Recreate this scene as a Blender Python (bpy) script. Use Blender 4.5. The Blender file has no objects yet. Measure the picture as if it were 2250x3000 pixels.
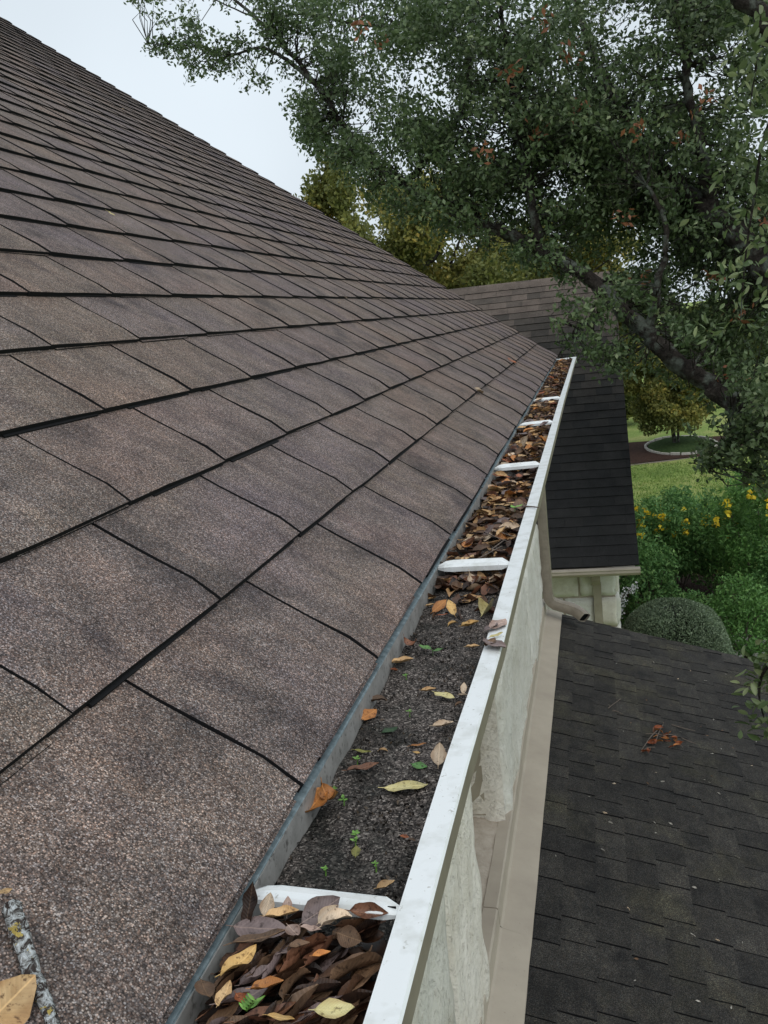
import bpy, math, random
import numpy as np
from mathutils import Vector, Matrix, Quaternion
random.seed(7); RNG = np.random.default_rng(11)
SC = bpy.context.scene; COL = SC.collection
R = math.radians
# ------------------------------------------------------------------ camera
W, H, F = 2250.0, 3000.0, 2676.34
YAW, PIT, ROL = -0.240147, -0.202907, -0.107699
fw = np.array([math.sin(YAW)*math.cos(PIT), math.cos(YAW)*math.cos(PIT), math.sin(PIT)])
rt = np.cross(fw, [0, 0, 1]); rt /= np.linalg.norm(rt); up = np.cross(rt, fw)
c_, s_ = math.cos(ROL), math.sin(ROL)
CR, CU, CF = c_*rt + s_*up, -s_*rt + c_*up, fw
cam = bpy.data.cameras.new('camera'); camo = bpy.data.objects.new('camera', cam); COL.objects.link(camo)
camo.matrix_world = Matrix(((CR[0], CU[0], -CF[0], 0), (CR[1], CU[1], -CF[1], 0), (CR[2], CU[2], -CF[2], 0), (0, 0, 0, 1)))
cam.sensor_fit = 'HORIZONTAL'; cam.sensor_width = 36; cam.lens = F/W*36
cam.clip_start = 0.02; cam.clip_end = 2000
SC.camera = camo
# ------------------------------------------------------------------ world, sun, exposure
SUN_EL, SUN_AZ = R(58), R(150)          # azimuth clockwise from +Y
wd = bpy.data.worlds.new('World'); SC.world = wd; wd.use_nodes = True
nt = wd.node_tree; bg = nt.nodes['Background']
sky = nt.nodes.new('ShaderNodeTexSky'); sky.sky_type = 'NISHITA'; sky.sun_disc = False
sky.sun_elevation = SUN_EL; sky.sun_rotation = SUN_AZ; sky.air_density = 1.0; sky.dust_density = 4.0; sky.ozone_density = 1.0
hs = nt.nodes.new('ShaderNodeHueSaturation'); hs.inputs['Saturation'].default_value = 0.28
mx = nt.nodes.new('ShaderNodeMix'); mx.data_type = 'RGBA'; mx.inputs[0].default_value = 0.72
mx.inputs[7].default_value = (8.2, 9.2, 10.0, 1)      # even cloud deck
nt.links.new(sky.outputs[0], hs.inputs['Color']); nt.links.new(hs.outputs[0], mx.inputs[6])
tc = nt.nodes.new('ShaderNodeTexCoord'); cn = nt.nodes.new('ShaderNodeTexNoise'); cn.inputs['Scale'].default_value = 2.2; cn.inputs['Detail'].default_value = 3
nt.links.new(tc.outputs['Generated'], cn.inputs['Vector'])
cr = nt.nodes.new('ShaderNodeMapRange'); cr.inputs[1].default_value = .3; cr.inputs[2].default_value = .7; cr.inputs[3].default_value = .90; cr.inputs[4].default_value = 1.10
nt.links.new(cn.outputs['Fac'], cr.inputs[0])
vm = nt.nodes.new('ShaderNodeVectorMath'); vm.operation = 'SCALE'
nt.links.new(mx.outputs[2], vm.inputs[0]); nt.links.new(cr.outputs[0], vm.inputs['Scale'])
nt.links.new(vm.outputs[0], bg.inputs['Color']); bg.inputs['Strength'].default_value = 0.1
sl = bpy.data.lights.new('sun', 'SUN'); sl.energy = 0.7; sl.angle = R(50); sl.color = (1, .97, .92)
slo = bpy.data.objects.new('sun', sl); COL.objects.link(slo)
sd = Vector((math.sin(SUN_AZ)*math.cos(SUN_EL), math.cos(SUN_AZ)*math.cos(SUN_EL), math.sin(SUN_EL)))
slo.rotation_euler = (-sd).to_track_quat('-Z', 'Y').to_euler(); slo.location = (0, -3, 12)
vs = SC.view_settings; vs.view_transform = 'Standard'; vs.look = 'None'; vs.gamma = 1; vs.use_curve_mapping = False; vs.exposure = 0.17
SC.cycles.max_bounces = 6; SC.cycles.diffuse_bounces = 3; SC.cycles.transparent_max_bounces = 8
# ------------------------------------------------------------------ pixel helpers (photo pixels 2250x3000)
S = 1.35624
def ray(px, py): return CR*((px-W/2)/F) - CU*((py-H/2)/F) + CF
def on(px, py, n, d):
    v = ray(px, py); n = np.array(n, float); return v*(d/(v@n))
def atY(px, py, Y): v = ray(px, py); return v*(Y/v[1])
def d1(px, py, Y): return atY(px*S, py*S, Y)          # 1659-wide coordinates
def proj(P):
    P = np.asarray(P, float); z = P@CF
    return W/2 + F*(P@CR)/z, H/2 - F*(P@CU)/z, z
# ------------------------------------------------------------------ materials
MATS = {}
def mat(name, build=None, rough=.8, col=None, spec=.3):
    if name in MATS: return MATS[name]
    m = bpy.data.materials.new(name); m.use_nodes = True; MATS[name] = m
    b = m.node_tree.nodes['Principled BSDF']; b.inputs['Roughness'].default_value = rough
    b.inputs['Specular IOR Level'].default_value = spec
    if col: b.inputs['Base Color'].default_value = (*col, 1)
    if build: build(m.node_tree, b)
    return m
def N(t, typ, **kw):
    n = t.nodes.new(typ)
    for k, v in kw.items():
        if k in n.inputs.keys(): n.inputs[k].default_value = v
        else: setattr(n, k, v)
    return n
def pos(t): return N(t, 'ShaderNodeNewGeometry').outputs['Position']
def noise(t, scale, detail=2, rough=.5, vec=None, dist=0):
    n = N(t, 'ShaderNodeTexNoise', Scale=scale, Detail=detail, Roughness=rough, Distortion=dist)
    t.links.new(vec if vec is not None else pos(t), n.inputs['Vector']); return n.outputs['Fac']
def ramp(t, fac, stops, interp='LINEAR'):
    r = N(t, 'ShaderNodeValToRGB'); r.color_ramp.interpolation = interp
    e = r.color_ramp.elements
    while len(e) < len(stops): e.new(.5)
    for q, (p, c) in zip(e, stops): q.position = p; q.color = (*c, 1) if len(c) == 3 else c
    t.links.new(fac, r.inputs[0]); return r.outputs[0]
def mix(t, a, b, fac, mode='MIX'):
    m = N(t, 'ShaderNodeMix', data_type='RGBA', blend_type=mode)
    for i, v in ((0, fac), (6, a), (7, b)):
        if isinstance(v, (int, float)): m.inputs[i].default_value = v
        elif isinstance(v, tuple): m.inputs[i].default_value = (*v, 1) if len(v) == 3 else v
        else: t.links.new(v, m.inputs[i])
    return m.outputs[2]
def bump(t, b, h, strength=.4, dist=.002):
    n = N(t, 'ShaderNodeBump', Strength=strength, Distance=dist); t.links.new(h, n.inputs['Height']); t.links.new(n.outputs[0], b.inputs['Normal'])
def attr(t, name='tint'): return N(t, 'ShaderNodeAttribute', attribute_name=name).outputs['Fac']
G3 = lambda v: (v, v, v)
def shingle_mat(name, dark, mid, mid2, light, patches, gs=950, moss=None, stretch=(6, 40, 6), tab=.62):
    def f(t, b):
        vo = N(t, 'ShaderNodeTexVoronoi', Scale=gs, Randomness=1.0); t.links.new(pos(t), vo.inputs['Vector'])
        sx = N(t, 'ShaderNodeSeparateColor'); t.links.new(vo.outputs['Color'], sx.inputs[0])
        g0 = noise(t, gs*.35, 2, .6)
        g = mix(t, sx.outputs[0], g0, .35)
        base = ramp(t, g, [(.16, dark), (.42, mid), (.66, mid2), (.86, light)])
        base = mix(t, base, ramp(t, vo.outputs['Distance'], [(.35, G3(1)), (.75, G3(.35))]), .8, 'MULTIPLY')
        base = mix(t, base, ramp(t, sx.outputs[1], [(0, (1.18, .96, .86)), (.5, (1, 1, 1)), (1, (.88, .97, 1.1))]), .8, 'MULTIPLY')
        tn = attr(t)
        pc = ramp(t, tn, patches)
        big = noise(t, 3.1, 3, .55)
        pc2 = mix(t, pc, ramp(t, big, [(.35, patches[0][1]), (.5, patches[len(patches)//2][1]), (.65, patches[-1][1])]), tab)
        c = mix(t, base, pc2, 1.0, 'MULTIPLY')
        # long blurred shading bands within a tab
        band = noise(t, 14, 4, .65); c = mix(t, c, ramp(t, band, [(.3, G3(.66)), (.7, G3(1.26))]), .85, 'MULTIPLY')
        mpn = N(t, 'ShaderNodeMapping'); mpn.inputs['Scale'].default_value = stretch; t.links.new(pos(t), mpn.inputs['Vector'])
        stk = noise(t, 1.0, 4, .6, vec=mpn.outputs[0]); c = mix(t, c, ramp(t, stk, [(.34, (.74, .73, .76)), (.5, G3(1)), (.68, (1.22, 1.17, 1.10))]), .7, 'MULTIPLY')
        wear = noise(t, 55, 4, .7); c = mix(t, c, G3(.035), ramp(t, wear, [(.66, G3(0)), (.76, G3(.55))]))
        alg = noise(t, 5.5, 5, .65, dist=.4); c = mix(t, c, mix(t, c, (.50, .52, .56), 1.0, 'MULTIPLY'), ramp(t, alg, [(.54, G3(0)), (.66, G3(.85))]))
        if moss:
            m = noise(t, 2.0, 4, .6); mm = ramp(t, m, [(.50, G3(0)), (.62, G3(1))])
            c = mix(t, c, mix(t, c, moss, 1.0, 'MULTIPLY'), mm)
        t.links.new(c, b.inputs['Base Color']); bump(t, b, g, .55, .0016)
    return mat(name, f, rough=.88, spec=.25)
M_SH = shingle_mat('weathered_brown_shingle', (.048, .038, .033), (.146, .118, .104), (.234, .193, .172), (.56, .49, .445),
    [(0, (.90, .87, 1.0)), (.3, (1.03, .96, .97)), (.55, (1.02, 1.0, .97)), (.8, (1.12, 1.04, .90)), (1, (1.10, .96, .90))])
M_PO = shingle_mat('charcoal_shingle', (.010, .010, .010), (.030, .029, .0275), (.050, .048, .044), (.115, .11, .10),
    [(0, G3(.72)), (.5, (1.0, .99, .96)), (1, (1.5, 1.48, 1.40))], gs=480, moss=(1.35, 1.34, 1.08), tab=.30, stretch=(30, 6, 6))
def f_wing(t, b):
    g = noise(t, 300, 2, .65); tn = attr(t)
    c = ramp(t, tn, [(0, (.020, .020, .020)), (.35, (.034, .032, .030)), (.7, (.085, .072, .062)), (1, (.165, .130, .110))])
    c = mix(t, c, ramp(t, g, [(.3, G3(.35)), (.5, G3(1)), (.72, G3(2.2))]), 1.0, 'MULTIPLY')
    c = mix(t, c, ramp(t, noise(t, 5, 3, .6), [(.3, G3(.72)), (.7, G3(1.25))]), .8, 'MULTIPLY')
    t.links.new(c, b.inputs['Base Color']); bump(t, b, g, .5, .002)
M_WG = mat('wing_shingle', f_wing, rough=.9, spec=.2)
M_ASPH = mat('asphalt_edge', rough=.9, col=(.010, .010, .011), spec=.2)
M_DECK = mat('underlayment', rough=.95, col=(.012, .011, .011), spec=.1)
def f_white(t, b):
    g = noise(t, 35, 4, .6); s = noise(t, 260, 2, .5)
    c = mix(t, (.76, .78, .78), (.56, .57, .54), ramp(t, g, [(.48, G3(0)), (.75, G3(1))]))
    c = mix(t, c, (.28, .26, .21), ramp(t, s, [(.66, G3(0)), (.74, G3(.6))]))
    c = mix(t, c, (.40, .39, .33), ramp(t, noise(t, 9, 5, .7), [(.58, G3(0)), (.72, G3(.55))]))
    t.links.new(c, b.inputs['Base Color'])
M_WHITE = mat('white_painted_metal', f_white, rough=.38, spec=.45)
def f_galv(t, b):
    g = noise(t, 120, 3, .6); s = noise(t, 30, 3, .6)
    c = ramp(t, g, [(.3, (.13, .17, .18)), (.55, (.22, .28, .30)), (.75, (.38, .46, .48))])
    c = mix(t, c, (.09, .10, .10), ramp(t, s, [(.56, G3(0)), (.72, G3(.7))]))
    t.links.new(c, b.inputs['Base Color']); b.inputs['Metallic'].default_value = .25
M_GALV = mat('galvanised_metal', f_galv, rough=.5, spec=.5)
def f_back(t, b):
    s = noise(t, 40, 4, .65); d = noise(t, 150, 3, .6)
    c = ramp(t, s, [(.3, (.20, .195, .18)), (.55, (.31, .30, .28)), (.8, (.40, .39, .37))])
    c = mix(t, c, (.06, .055, .05), ramp(t, d, [(.58, G3(0)), (.7, G3(.75))]))
    t.links.new(c, b.inputs['Base Color'])
M_BACK = mat('stained_grey_metal', f_back, rough=.6, spec=.4)
def f_tan(t, b):
    s = noise(t, 6, 4, .6); d = noise(t, 90, 2, .5)
    c = ramp(t, s, [(.3, (.36, .31, .25)), (.7, (.44, .385, .31))])
    c = mix(t, c, (.2, .17, .13), ramp(t, d, [(.68, G3(0)), (.8, G3(.4))]))
    t.links.new(c, b.inputs['Base Color'])
M_TAN = mat('tan_painted_metal', f_tan, rough=.5, spec=.35)
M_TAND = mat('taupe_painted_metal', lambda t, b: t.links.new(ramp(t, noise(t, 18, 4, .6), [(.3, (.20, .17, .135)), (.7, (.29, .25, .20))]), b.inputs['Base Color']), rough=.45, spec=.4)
M_TRIM = mat('tan_painted_wood', lambda t, b: t.links.new(ramp(t, noise(t, 8, 4, .6), [(.3, (.30, .265, .20)), (.7, (.38, .335, .26))]), b.inputs['Base Color']), rough=.6)
def f_stone(t, b):
    a = noise(t, 4.5, 6, .65, dist=.6); g = noise(t, 60, 4, .7); v = noise(t, 14, 5, .7, dist=1.5)
    tn = attr(t)
    c = ramp(t, a, [(.25, (.52, .47, .40)), (.40, (.74, .715, .66)), (.6, (.83, .815, .775)), (.8, (.88, .87, .84))])
    c = mix(t, c, (.46, .38, .31), ramp(t, v, [(.58, G3(0)), (.72, G3(.55))]))
    c = mix(t, c, G3(.10), ramp(t, g, [(.66, G3(0)), (.78, G3(.6))]))
    nc = noise(t, 7, 5, .7, dist=2.5); cf = N(t, 'ShaderNodeMath', operation='SUBTRACT'); t.links.new(nc, cf.inputs[0]); cf.inputs[1].default_value = .5
    ca = N(t, 'ShaderNodeMath', operation='ABSOLUTE'); t.links.new(cf.outputs[0], ca.inputs[0])
    crk = ramp(t, ca.outputs[0], [(.001, G3(.35)), (.005, G3(0))])
    c = mix(t, c, (.16, .13, .10), crk)
    c = mix(t, c, ramp(t, tn, [(0, (.82, .80, .74)), (.5, (1, 1, 1)), (1, (1.0, .95, .88))]), .9, 'MULTIPLY')
    t.links.new(c, b.inputs['Base Color']); bump(t, b, mix(t, mix(t, v, g, .35), G3(0), crk), .8, .013)
M_STONE = mat('rough_limestone', f_stone, rough=.92, spec=.2)
M_MORT = mat('mortar', lambda t, b: (t.links.new(ramp(t, noise(t, 20, 5, .7), [(.3, (.34, .29, .23)), (.7, (.48, .42, .35))]), b.inputs['Base Color']), bump(t, b, noise(t, 70, 4, .7), .6, .006)), rough=.95, spec=.15)
def f_sed(t, b):
    vo = N(t, 'ShaderNodeTexVoronoi', Scale=620.0); t.links.new(pos(t), vo.inputs['Vector']); sx = N(t, 'ShaderNodeSeparateColor'); t.links.new(vo.outputs['Color'], sx.inputs[0])
    g = mix(t, sx.outputs[0], noise(t, 200, 2, .6), .35); m = noise(t, 28, 5, .65); big = noise(t, 9, 3, .6)
    base = ramp(t, g, [(.2, (.014, .012, .011)), (.5, (.075, .062, .055)), (.72, (.16, .135, .12)), (.88, (.42, .37, .33))])
    dk = ramp(t, g, [(.35, (.006, .006, .005)), (.62, (.028, .027, .022)), (.80, (.055, .052, .045)), (.92, (.22, .21, .18))])
    k = ramp(t, mix(t, m, big, .45), [(.42, G3(1)), (.56, G3(0))])
    t.links.new(mix(t, base, dk, k), b.inputs['Base Color']); bump(t, b, mix(t, g, m, .5), .9, .004)
M_SED = mat('granule_sediment', f_sed, rough=.85, spec=.3)
M_BLACK = mat('opening_shade_black', rough=.9, col=(.006, .006, .006), spec=.1)  # flat black in place of the shade inside holes
M_GLASS = mat('window_glass', rough=.05, col=(.03, .035, .035), spec=.6)
def leaf_mat(name, a, b_, rough=.5, sp=.35, trans=.12, vein=True):
    def f(t, b):
        o = N(t, 'ShaderNodeObjectInfo').outputs['Random']
        n = noise(t, 90, 4, .65); c = mix(t, a, b_, ramp(t, n, [(.35, G3(0)), (.65, G3(1))]))
        d = noise(t, 260, 4, .65); c = mix(t, c, (a[0]*.28, a[1]*.24, a[2]*.22), ramp(t, d, [(.56, G3(0)), (.66, G3(.85))])); c = mix(t, c, ramp(t, noise(t, 35, 3, .6), [(.35, G3(.62)), (.65, G3(1.15))]), .8, 'MULTIPLY')
        c = mix(t, c, ramp(t, o, [(0, G3(.72)), (.5, G3(1)), (1, G3(1.2))]), 1.0, 'MULTIPLY')
        tcn = N(t, 'ShaderNodeTexCoord'); sxyz = N(t, 'ShaderNodeSeparateXYZ'); t.links.new(tcn.outputs['Object'], sxyz.inputs[0])
        ab = N(t, 'ShaderNodeMath', operation='ABSOLUTE'); t.links.new(sxyz.outputs['Y'], ab.inputs[0])
        rib = ramp(t, ab.outputs[0], [(.006, G3(1)), (.016, G3(0))])
        c = mix(t, c, (min(1, b_[0]*1.25+.03), min(1, b_[1]*1.2+.025), b_[2]*1.1+.015), mix(t, G3(0), rib, .55))
        ma = N(t, 'ShaderNodeMath', operation='MULTIPLY_ADD'); t.links.new(ab.outputs[0], ma.inputs[0]); ma.inputs[1].default_value = -.9; t.links.new(sxyz.outputs['X'], ma.inputs[2])
        sn = N(t, 'ShaderNodeMath', operation='SINE'); m2 = N(t, 'ShaderNodeMath', operation='MULTIPLY'); t.links.new(ma.outputs[0], m2.inputs[0]); m2.inputs[1].default_value = 75; t.links.new(m2.outputs[0], sn.inputs[0])
        c = mix(t, c, ramp(t, sn.outputs[0], [(.55, G3(1)), (1, G3(.90))]), .8, 'MULTIPLY')
        rim = ramp(t, ab.outputs[0], [(.13, G3(0)), (.24, G3(1))]); c = mix(t, c, mix(t, c, (.62, .50, .40), 1.0, 'MULTIPLY'), mix(t, G3(0), rim, .6))
        t.links.new(c, b.inputs['Base Color']); bump(t, b, mix(t, n, sn.outputs[0], .12), .35, .0015)
    return mat(name, f, rough=rough, spec=sp)
LEAF = {k: leaf_mat('leaf_'+k, *v) for k, v in dict(
    orange=((.42, .155, .035), (.55, .24, .07)), rust=((.25, .065, .025), (.38, .12, .04)), tan=((.50, .30, .13), (.66, .44, .22)),
    beige=((.55, .41, .28), (.66, .52, .38)), pink=((.40, .27, .22), (.52, .38, .32)), mauve=((.17, .125, .12), (.25, .185, .175)),
    brown=((.070, .036, .021), (.125, .062, .034)), dark=((.026, .014, .010), (.060, .031, .019)), umber=((.115, .068, .040), (.19, .11, .062)), redbrown=((.15, .062, .036), (.24, .11, .06)),
    yellow=((.56, .47, .19), (.66, .58, .29)), gold=((.54, .31, .09), (.64, .42, .17)), olive=((.17, .17, .045), (.27, .25, .07)),
    green=((.075, .20, .05), (.13, .30, .08)), darkgreen=((.02, .05, .02), (.04, .08, .03)), bright=((.16, .42, .07), (.26, .52, .12)), grey=((.30, .28, .25), (.5, .47, .42))).items()}
def crown_mat(name, stops, rough=.55, trans=.3, spec=.3, hue=None):
    def f(t, b):
        c = ramp(t, attr(t), stops)
        n = noise(t, 1.1, 3, .6); c = mix(t, c, ramp(t, n, [(.3, G3(.7)), (.7, G3(1.3))]), .8, 'MULTIPLY')
        t.links.new(c, b.inputs['Base Color'])
        tr = N(t, 'ShaderNodeBsdfTranslucent'); t.links.new(c, tr.inputs['Color'])
        ms = N(t, 'ShaderNodeMixShader'); ms.inputs[0].default_value = trans
        t.links.new(b.outputs[0], ms.inputs[1]); t.links.new(tr.outputs[0], ms.inputs[2])
        t.links.new(ms.outputs[0], t.nodes['Material Output'].inputs['Surface'])
    return mat(name, f, rough=rough, spec=spec)
M_OAK = crown_mat('oak_foliage', [(0, (.044, .074, .030)), (.5, (.092, .138, .056)), (.85, (.155, .205, .095)), (1, (.27, .315, .17))], rough=.46, spec=.4)
M_OAKN = crown_mat('near_oak_foliage', [(0, (.07, .11, .04)), (.6, (.14, .19, .075)), (1, (.27, .31, .15))], rough=.42, spec=.45)
M_DEAD = crown_mat('dead_oak_leaves', [(0, (.16, .06, .03)), (1, (.34, .14, .07))])
M_YEL = crown_mat('autumn_foliage', [(0, (.085, .11, .036)), (.4, (.18, .195, .056)), (.75, (.31, .295, .08)), (1, (.48, .35, .08))], trans=.35)
M_BGG = crown_mat('background_foliage', [(0, (.05, .075, .02)), (.6, (.115, .14, .035)), (1, (.23, .24, .05))], trans=.35)
M_SHRUB = crown_mat('shrub_foliage', [(0, (.05, .13, .04)), (.5, (.12, .255, .08)), (1, (.27, .44, .14))], trans=.3)
M_SHRL = crown_mat('light_shrub_foliage', [(0, (.06, .14, .035)), (.5, (.12, .26, .07)), (1, (.22, .40, .11))], trans=.3)
M_BOX = crown_mat('boxwood_foliage', [(0, (.085, .125, .075)), (.5, (.185, .25, .15)), (1, (.34, .41, .27))], rough=.5, trans=.2)
M_FLOW = crown_mat('yellow_petals', [(0, (.85, .58, .03)), (1, (.95, .80, .08))], trans=.3)
def f_bark(t, b):
    n = noise(t, 16, 6, .7, dist=1.0); l = noise(t, 7, 4, .6)
    c = ramp(t, n, [(.3, (.010, .008, .007)), (.55, (.034, .028, .024)), (.75, (.085, .074, .064))])
    c = mix(t, c, (.13, .15, .125), ramp(t, l, [(.50, G3(0)), (.64, G3(.75))]))
    t.links.new(c, b.inputs['Base Color']); bump(t, b, n, 1.0, .03)
M_BARK = mat('oak_bark', f_bark, rough=.95, spec=.15)
M_TWIG = mat('twig_bark', lambda t, b: t.links.new(ramp(t, noise(t, 200, 4, .6), [(.3, (.07, .05, .04)), (.7, (.2, .165, .14))]), b.inputs['Base Color']), rough=.9)
def f_lich(t, b):
    n = noise(t, 210, 5, .7, dist=.8); y = noise(t, 170, 4, .7, dist=.8)
    c = ramp(t, n, [(.46, (.055, .044, .040)), (.51, (.26, .26, .25)), (.60, (.62, .65, .66))])
    c = mix(t, c, (.50, .38, .11), ramp(t, y, [(.60, G3(0)), (.64, G3(1))]))
    t.links.new(c, b.inputs['Base Color']); bump(t, b, n, 1.0, .004)
M_LICH = mat('lichen_bark', f_lich, rough=.95, spec=.1)
def f_lawn(t, b):
    n = noise(t, .55, 5, .65); f = noise(t, 22, 4, .7)
    c = ramp(t, n, [(.3, (.13, .20, .05)), (.5, (.22, .295, .08)), (.62, (.31, .335, .115)), (.75, (.37, .35, .16))])
    c = mix(t, c, ramp(t, f, [(.3, G3(.62)), (.7, G3(1.35))]), .9, 'MULTIPLY')
    t.links.new(c, b.inputs['Base Color']); bump(t, b, f, .8, .05)
M_LAWN = mat('lawn', f_lawn, rough=.9, spec=.15)
M_MULCH = mat('mulch', lambda t, b: (t.links.new(ramp(t, noise(t, 30, 5, .7), [(.3, (.016, .010, .008)), (.55, (.060, .034, .026)), (.75, (.15, .095, .075))]), b.inputs['Base Color']), bump(t, b, noise(t, 30, 5, .7), .9, .03)), rough=.95, spec=.1)
M_GRAV = mat('pale_gravel', lambda t, b: (t.links.new(ramp(t, noise(t, 26, 4, .7), [(.3, (.09, .075, .06)), (.6, (.30, .26, .21)), (.8, (.46, .42, .36))]), b.inputs['Base Color']), bump(t, b, noise(t, 26, 4, .7), .9, .03)), rough=.95, spec=.1)
M_COVER = mat('blue_green_ground_cover', lambda t, b: t.links.new(ramp(t, noise(t, 12, 4, .6), [(.3, (.020, .040, .014)), (.7, (.055, .085, .032))]), b.inputs['Base Color']), rough=1.0, spec=.05)
# ------------------------------------------------------------------ mesh helpers
def tag(o, label=None, cat=None, group=None, kind=None):
    for k, v in (('label', label), ('category', cat), ('group', group), ('kind', kind)):
        if v: o[k] = v
    return o
def empty(name, loc=(0, 0, 0)):
    o = bpy.data.objects.new(name, None); o.location = loc; o.empty_display_size = .1; COL.objects.link(o); return o
def link(name, me, parent=None, m=None):
    if m is not None and not me.materials: me.materials.append(m)
    o = bpy.data.objects.new(name, me); COL.objects.link(o)
    if parent is not None:
        o.parent = parent
        loc = parent_world(parent)
        o.matrix_parent_inverse = Matrix.Translation(-loc)
    return o
def parent_world(p): return Vector(p.location) if p.parent is None else Vector((0, 0, 0))
class MB:
    def __init__(s): s.v = []; s.f = []; s.m = []; s.t = []
    def add(s, vs, fs, mi=0, tint=None):
        o = len(s.v); s.v += [tuple(map(float, p)) for p in vs]
        for k, f in enumerate(fs):
            s.f.append(tuple(i+o for i in f)); s.m.append(mi if isinstance(mi, int) else mi[k]); s.t.append(.5 if tint is None else tint)
        return s
    def box(s, lo, hi, mi=0, tint=None):
        (a, b, c), (d, e, f) = lo, hi
        return s.add([(a, b, c), (d, b, c), (d, e, c), (a, e, c), (a, b, f), (d, b, f), (d, e, f), (a, e, f)],
              [(0, 3, 2, 1), (4, 5, 6, 7), (0, 1, 5, 4), (1, 2, 6, 5), (2, 3, 7, 6), (3, 0, 4, 7)], mi, tint)
    def sweep(s, prof, ys, mi=0, closed=False, fx=None, caps=False):
        """profile of (x, z) swept along Y"""
        n = len(prof); vs = []
        for y in ys:
            for x, z in prof:
                dx, dz = fx(y) if fx else (0, 0); vs.append((x+dx, y, z+dz))
        fs = []
        for j in range(len(ys)-1):
            for i in range(n if closed else n-1):
                a = j*n+i; b = j*n+(i+1) % n; fs.append((a, b, b+n, a+n))
        if caps and closed: fs += [tuple(range(n)), tuple(range((len(ys)-1)*n+n-1, (len(ys)-1)*n-1, -1))]
        return s.add(vs, fs, mi)
    def tube(s, pts, rad, seg=8, mi=0, wob=0, cap=True):
        pts = [np.array(p, float) for p in pts]; n = len(pts); vs = []; fs = []
        ref = np.array([.13, .31, .94])
        for i, p in enumerate(pts):
            d = pts[min(i+1, n-1)] - pts[max(i-1, 0)]; d /= np.linalg.norm(d)+1e-9
            a = np.cross(d, ref); a /= np.linalg.norm(a)+1e-9; b = np.cross(d, a)
            r = rad[i] if hasattr(rad, '__len__') else rad
            for k in range(seg):
                th = 2*math.pi*k/seg; q = r*(1+wob*random.uniform(-1, 1))
                vs.append(p + a*q*math.cos(th) + b*q*math.sin(th))
        for i in range(n-1):
            for k in range(seg):
                k2 = (k+1) % seg; fs.append((i*seg+k, i*seg+k2, (i+1)*seg+k2, (i+1)*seg+k))
        if cap: fs += [tuple(range(seg))[::-1], tuple(range((n-1)*seg, n*seg))]
        return s.add(vs, fs, mi)
    def mesh(s, name, mats, smooth=False):
        me = bpy.data.meshes.new(name); me.from_pydata(s.v, [], s.f)
        for m in (mats if isinstance(mats, (list, tuple)) else [mats]): me.materials.append(m)
        me.polygons.foreach_set('material_index', s.m)
        a = me.attributes.new('tint', 'FLOAT', 'FACE'); a.data.foreach_set('value', np.array(s.t, np.float32))
        if smooth: me.polygons.foreach_set('use_smooth', [True]*len(s.f))
        me.update(); return me
    def build(s, name, mats, parent=None, smooth=False): return link(name, s.mesh(name, mats, smooth), parent)
def smooth_path(pts, n=6):
    P = [np.array(p, float) for p in pts]; out = []
    for i in range(len(P)-1):
        p0, p1, p2, p3 = P[max(i-1, 0)], P[i], P[i+1], P[min(i+2, len(P)-1)]
        for k in range(n):
            t = k/n; out.append(.5*((2*p1)+(-p0+p2)*t+(2*p0-5*p1+4*p2-p3)*t*t+(-p0+3*p1-3*p2+p3)*t**3))
    out.append(P[-1]); return out
def cloud_mesh(name, cen, size, asp, m, tint, upbias=.4, fold=.25, dirs=None):
    """many small folded leaves: one rhombus (two triangles) each"""
    cen = np.asarray(cen, float); n = len(cen); size = np.broadcast_to(size, (n,))
    nr = RNG.normal(size=(n, 3)); nr[:, 2] = nr[:, 2]*(1-upbias)+upbias*1.6; nr /= np.linalg.norm(nr, axis=1)[:, None]
    d = RNG.normal(size=(n, 3)) if dirs is None else dirs + .6*RNG.normal(size=(n, 3))
    d -= nr*np.sum(d*nr, 1)[:, None]; d /= np.linalg.norm(d, axis=1)[:, None]+1e-9
    w = np.cross(nr, d); L = size[:, None]; Wd = L*asp
    v = np.empty((n, 4, 3)); v[:, 0] = cen - d*L*.5; v[:, 2] = cen + d*L*.5
    v[:, 1] = cen + w*Wd*.5 + nr*Wd*fold*.5 + d*L*.08; v[:, 3] = cen - w*Wd*.5 + nr*Wd*fold*.5 + d*L*.08
    me = bpy.data.meshes.new(name); me.vertices.add(n*4); me.vertices.foreach_set('co', v.reshape(-1).astype(np.float32))
    idx = (np.arange(n)[:, None]*4 + np.array([0, 1, 2, 0, 2, 3])[None]).reshape(-1)
    me.loops.add(n*6); me.loops.foreach_set('vertex_index', idx.astype(np.int32))
    me.polygons.add(n*2); me.polygons.foreach_set('loop_start', np.arange(0, n*6, 3, dtype=np.int32))
    try: me.polygons.foreach_set('loop_total', np.full(n*2, 3, np.int32))
    except Exception: pass
    me.update(calc_edges=True); me.materials.append(m)
    a = me.attributes.new('tint', 'FLOAT', 'FACE'); a.data.foreach_set('value', np.repeat(np.clip(tint, 0, 1), 2).astype(np.float32))
    return me
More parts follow.
